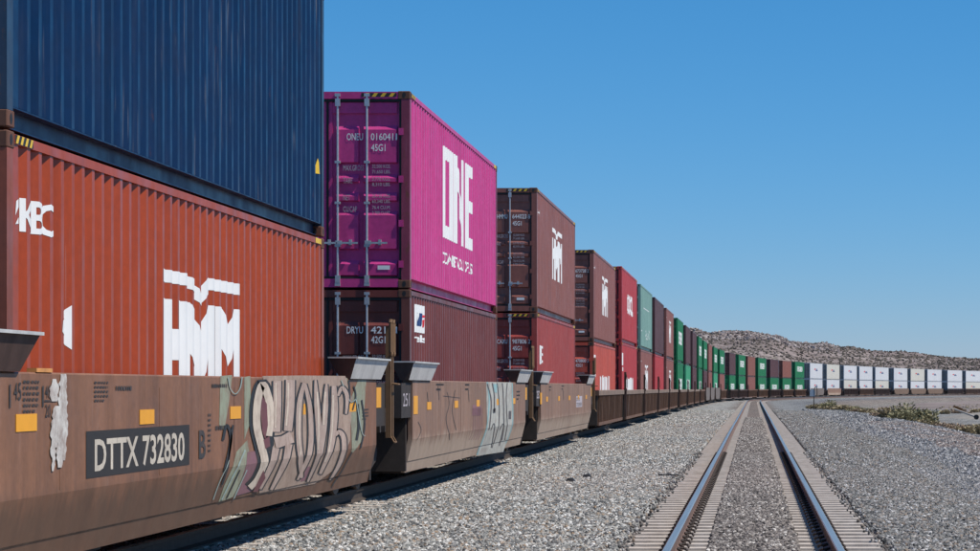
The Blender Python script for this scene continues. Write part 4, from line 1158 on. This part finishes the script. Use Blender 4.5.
def well_bc(i, style, paint_, hl, half, truck=True):
    L = 12.192 if i < 24 else 16.154
    (x, y, z), rz = spot(S[i], L, 0); t = -rz
    x += math.sin(t) * L / 2; y += math.cos(t) * L / 2; z = grade(y)
    root = empty('well_car', (x, y, z), rz)
    nm = {'rib_brown': 'Rust-streaked brown', 'car_grey': 'Pale grey', 'car_tan': 'Tan', 'car_dark': 'Dark brown', 'car_taupe': 'Taupe'}[paint_]
    tag(root, f"{nm} {'ribbed' if style == 'b' else 'smooth'} well car carrying the {ORD[i]} container stack from the camera", 'rail car', 'well cars carrying the container stacks')
    k = (style, hl)
    if k not in _wm: _wm[k] = side_b(hl, 1.31 if i < 24 else 1.5, int(hl * 3)) if style == 'b' else side_c(hl, 1.5)
    for sx in (1, -1):
        o = link('side_sill', _wm[k], root, M[paint_])
        if sx < 0: o.scale = (-1, 1, 1)
        if style == 'b':
            if ('bp', hl) not in _wm: _wm[('bp', hl)] = back_b(hl)
            o = link('side_panel', _wm[('bp', hl)], root, M['rib_back'])
            if sx < 0: o.scale = (-1, 1, 1)
    if style == 'b' and i < 12:
        kk = ('ch', hl)
        if kk not in _wm:
            b = MB(); b.prism_y([(1.466, 1.155), (1.472, 1.155), (1.472, 1.298), (1.455, 1.318), (1.30, 1.318), (1.30, 1.311), (1.452, 1.311), (1.466, 1.296)], -hl - .45, hl + .45); _wm[kk] = b.mesh('top_chord')
        link('top_chord', _wm[kk], root, M['chord_brown'])
    kf = ('f', hl)
    if kf not in _wm: _wm[kf] = floor_frame(hl); _wm[('e', hl)] = end_mesh(hl, half)
    link('floor', _wm[kf], root, M['under']); link('end_platform', _wm[('e', hl)], root, M['under'])
    for sx in (1, -1): link('end_post', SPOST, root, M['car_dark'], (sx * 1.48, half - .25, 0), (0, 0, 0 if sx > 0 else math.pi))
    truck_parts(root, half)
    return root
for i in sorted(S):
    if i < 4: continue
    nxt = S.get(i + 1, S[i] + 20); pitch = nxt - S[i]
    if i < 24:
        st_, pm = ('c', 'car_grey') if i in (13, 14, 15) else ('b', 'rib_brown')
        if i in (17, 18, 21): pm = 'car_dark'
        well_bc(i, st_, pm, 6.9, min(9.0, pitch / 2 + .05))
    else:
        st_, pm = {24: ('c', 'car_grey'), 25: ('c', 'car_taupe'), 29: ('c', 'car_tan'), 30: ('c', 'car_tan'), 31: ('c', 'car_tan')}.get(i, ('b', 'rib_brown' if i in (27, 33) else 'car_dark'))
        well_bc(i, st_, pm, 8.6, 10.4)

# ------------------------------------------------------------------ berm, shrubs, drain pipe, marker post, scraps
def ground_at(x, y):
    best = None; s = y
    for _ in range(6):
        cx, cy, cz, t = path(s, off(s)); s += (y - cy) * math.cos(t) + (x - cx) * math.sin(t)
    cx, cy, cz, t = path(s, off(s)); d = (x - cx) * math.cos(t) - (y - cy) * math.sin(t)
    return cz + ground_h(d, s)
v, f = [], []
for i in range(61):
    for j in range(25):
        x = 13 + 50 * i / 60; y = 205 + 44 * j / 24 + x * .5
        u = (j - 12) / 12
        e = smooth(0, .30, i / 60) * smooth(0, .1, 1 - i / 60)
        h = (1.05 * math.exp(-(u * 1.9) ** 2) * (1 + .25 * mn.noise(Vector((x * .2, y * .15, 1)))) + .08 * mn.noise(Vector((x, y, 0)))) * e - .25 * (1 - math.exp(-(u * 1.9) ** 2) * e)
        v.append((x, y, -1.62 + h))
for i in range(60):
    for j in range(24): f.append((i*25+j, (i+1)*25+j, (i+1)*25+j+1, i*25+j+1))
me = bpy.data.meshes.new('gravel_berm'); me.from_pydata(v, [], f); me.polygons.foreach_set('use_smooth', [True] * len(me.polygons))
m, n, l, b_ = newmat('berm_gravel'); vv = coords(n, l, (1, 1, 1), False)
l.new(mix(n, l, 1.0, ramp(n, l, noise(n, l, vv, .3, 5, .7), [(.3, (.17, .155, .14)), (.7, (.30, .265, .225))]), ramp(n, l, noise(n, l, vv, 5, 4, .8), [(.3, .6), (.7, 1.3)]), 'MULTIPLY'), b_.inputs['Base Color']); b_.inputs['Roughness'].default_value = 1
M['berm'] = m
tag(link('gravel_berm', me, None, m), kind='structure')

def leafmat(name, c0, c1):
    m, n, l, b = newmat(name); oi = n.new('ShaderNodeObjectInfo'); v = coords(n, l)
    f = noise(n, l, v, 9, 4, .7)
    l.new(ramp(n, l, f, [(.3, c0), (.7, c1)]), b.inputs['Base Color']); b.inputs['Roughness'].default_value = .85; b.inputs['Specular IOR Level'].default_value = .2
    return m
M['sage_leaf'] = leafmat('olive_sage_leaves', (.19, .18, .095), (.38, .34, .21))
M['dry_leaf'] = leafmat('dry_straw_leaves', (.28, .225, .135), (.46, .385, .25))
M['rust_leaf'] = leafmat('russet_dry_leaves', (.25, .18, .125), (.42, .32, .23))
M['twig'] = plain('grey_twigs', (.16, .12, .085), .9)
def shrub_mesh(seed, n, wid, hgt, blade, tufts):
    r = random.Random(seed); b = MB(); b.keep = True
    cl = [(r.gauss(0, wid * .33), r.gauss(0, wid * .33), r.uniform(.5, 1.0)) for _ in range(tufts)]
    for k in range(n):
        cx, cy, ch = r.choice(cl); a = r.uniform(0, 6.283); e = r.random() ** .6
        h = hgt * ch * r.uniform(.05, 1.0) * max(.25, 1 - (math.hypot(cx, cy) / wid) ** 2 * .6)
        p = Vector((cx + math.cos(a) * e * wid * .30, cy + math.sin(a) * e * wid * .30, h))
        d = Vector((math.cos(a) * .6 + r.uniform(-.5, .5), math.sin(a) * .6 + r.uniform(-.5, .5), r.uniform(.3, 1.3))).normalized() * blade * r.uniform(.6, 1.4)
        w_ = d.cross(Vector((r.uniform(-1, 1), r.uniform(-1, 1), r.uniform(-1, 1)))).normalized() * blade * .22
        b.poly([tuple(p - w_), tuple(p + d * .5 - w_ * 1.1), tuple(p + d), tuple(p + d * .5 + w_ * 1.1), tuple(p + w_)])
    return b.mesh('foliage')
def twig_mesh(seed, wid, hgt):
    r = random.Random(seed); b = MB()
    for k in range(16):
        a = r.uniform(0, 6.283); q = r.uniform(.2, .5) * wid
        b.tube((0, 0, -.15), (math.cos(a) * q, math.sin(a) * q, hgt * r.uniform(.5, .85)), .014, 5, 0, .005)
    return b.mesh('stem')
KINDS = [('green', shrub_mesh(1, 1500, 1.25, 1.25, .16, 9), twig_mesh(1, 1.2, 1.2), 'sage_leaf'), ('straw', shrub_mesh(2, 1100, .85, .85, .17, 7), twig_mesh(2, .8, .8), 'dry_leaf'),
         ('russet', shrub_mesh(3, 1000, .95, .70, .13, 8), twig_mesh(3, .9, .6), 'rust_leaf')]
SH = []
r = random.Random(4)
NR = 26
for k in range(NR):                               # low shrubs along the edge of the gravel
    t = k / (NR - 1); X = 5.3 + 5.2 * t + r.uniform(-.3, .3); Y = 216 - 42 * t + r.uniform(-5, 5)
    SH.append((X, Y, (1, 1, 1, 2, 1, 0, 1, 2, 1)[k % 9], r.uniform(.85, 1.3)))
SH += [(9.1, 150, 0, 1.2), (9.9, 152, 0, 1.4), (8.5, 153, 1, 1.2), (10.5, 150, 1, .9), (10.9, 154, 2, 1.0), (11.6, 149, 2, 1.1), (12.3, 151, 1, .8), (12.9, 153, 2, 1.2), (13.6, 149, 1, 1.15), (14.2, 152, 2, .9), (14.9, 150, 1, 1.1), (10.1, 160, 2, 1.0), (11.5, 163, 1, .8), (8.0, 158, 2, .8), (16.2, 158, 1, 1.0), (17.4, 165, 0, .9)]
for k in range(9): SH.append((21 + k * 3.1 + r.uniform(-1, 1), 262 + k * 9 + r.uniform(-12, 12), (1, 2, 1)[k % 3], r.uniform(.9, 1.5)))
adj = ['olive-green', 'straw-coloured', 'russet']
for k, (X, Y, kd, sc) in enumerate(SH):
    o = empty('desert_shrub', (X, Y, ground_at(X, Y) - .03), r.uniform(0, 6)); o.scale = (sc, sc, sc * (r.uniform(.45, .62) if k < NR else r.uniform(.6, .8)))
    grp = 'low shrubs strung along the gravel edge' if k < NR else ('bushes behind the gravel crest at the right' if k < NR + 16 else 'scattered dry shrubs on the flat before the white containers')
    pos = (f"{ORD[k + 1]} from the left in the low row beyond the empty track" if k < NR else (f"{ORD[k - NR + 1]} of the nearer clump by the gravel crest" if k < NR + 16 else f"{ORD[k - NR - 15]} of those scattered on the far flat"))
    tag(o, f"Dry {adj[kd]} desert shrub, {pos}", 'shrub', grp)
    link('foliage', KINDS[kd][1], o, M[KINDS[kd][3]]); link('stem', KINDS[kd][2], o, M['twig'])

# corrugated flume pipe running down the berm
p = empty('drain_pipe', (20.2, 222.0, -1.27)); tag(p, 'Pale drain pipe slanting down the gravel berm, with a dark open mouth', 'pipe')
b = MB(); b.tube((0, 0, 0), (-1.2, 8.0, .60), .085, 16, 0, None, False); link('pipe_barrel', b.mesh('pipe_barrel', True), p, M['tie'])
b = MB(); b.tube((.05, -.32, -.03), (0, 0, 0), .24, 16, 0, .12, False); b.tube((.045, -.28, -.025), (.03, -.2, -.02), .22, 16); link('pipe_mouth', b.mesh('pipe_mouth'), p, M['black'])
o = link('rusty_sheet', (lambda b: (b.hexa([(-.6, -.3, 0), (.7, -.5, -.4), (.7, .5, -.4), (-.6, .4, 0), (-.6, -.3, .02), (.7, -.5, -.37), (.7, .5, -.37), (-.6, .4, .02)]), b.mesh('rusty_sheet'))[1])(MB()), None, M['rusty_post'], (19.9, 238.0, -.46))
o.scale = (.7, .7, .7); o.rotation_euler = (R(-15), R(6), R(12)); tag(o, 'Rust-brown sheet lying on the berm beside the drain pipe', 'metal sheet')
# marker post near the curve
X, Y = 4.9, 198; o = empty('marker_post', (X, Y, ground_at(X, Y))); tag(o, 'Thin grey marker post with a hooped grey plate, beyond the empty track', 'marker post')
b = MB(); b.tube((0, 0, -.2), (0, 0, 1.55), .035, 8); link('pole', b.mesh('pole'), o, M['under'])
b = MB(); pts = [(-.34, -.30), (.10, -.30), (.10, .10), (.02, .24), (-.12, .30), (-.26, .24), (-.34, .10)]
b.poly([(x, -.04, z + 1.45) for x, z in pts]); b.poly([(x, -.02, z + 1.45) for x, z in pts])
for i in range(7): q, w_ = pts[i], pts[(i + 1) % 7]; b.quad((q[0], -.04, q[1] + 1.45), (w_[0], -.04, w_[1] + 1.45), (w_[0], -.02, w_[1] + 1.45), (q[0], -.02, q[1] + 1.45))
link('plate', b.mesh('plate'), o, M['galv'])
b = MB(); b.bent([(.04, -.03, 1.2), (.04, -.03, 1.75), (.10, -.03, 1.90), (.20, -.03, 1.90), (.26, -.03, 1.75), (.26, -.03, 1.2)], .03, 8); link('hoop', b.mesh('hoop'), o, M['under'])
# scraps on the ballast between the tracks
b = MB(); b.box(-.17, .05, -.10, .02, 0, .018); b.box(.05, .19, -.13, -.04, 0, .016)
o = link('rubber_strip', b.mesh('rubber_strip'), None, M['black'], (-1.55, 44.0, -.18), (0, 0, R(12))); tag(o, 'Flat black strip of rubber on the ballast left of the empty track', 'scrap')
for X, Y, lab in ((-3.1, 41.3, 'Small dark lump of scrap on the ballast near the train'), (-2.95, 43.2, 'Smaller dark lump of scrap just beyond the other one on the ballast')):
    b = MB(); b.hexa([(-.08, -.05, 0), (.07, -.06, 0), (.09, .06, 0), (-.07, .05, 0), (-.05, -.03, .06), (.05, -.03, .045), (.04, .03, .07), (-.04, .03, .05)])
    tag(link('scrap_lump', b.mesh('scrap_lump'), None, M['black'], (X, Y, -.195)), lab, 'scrap')
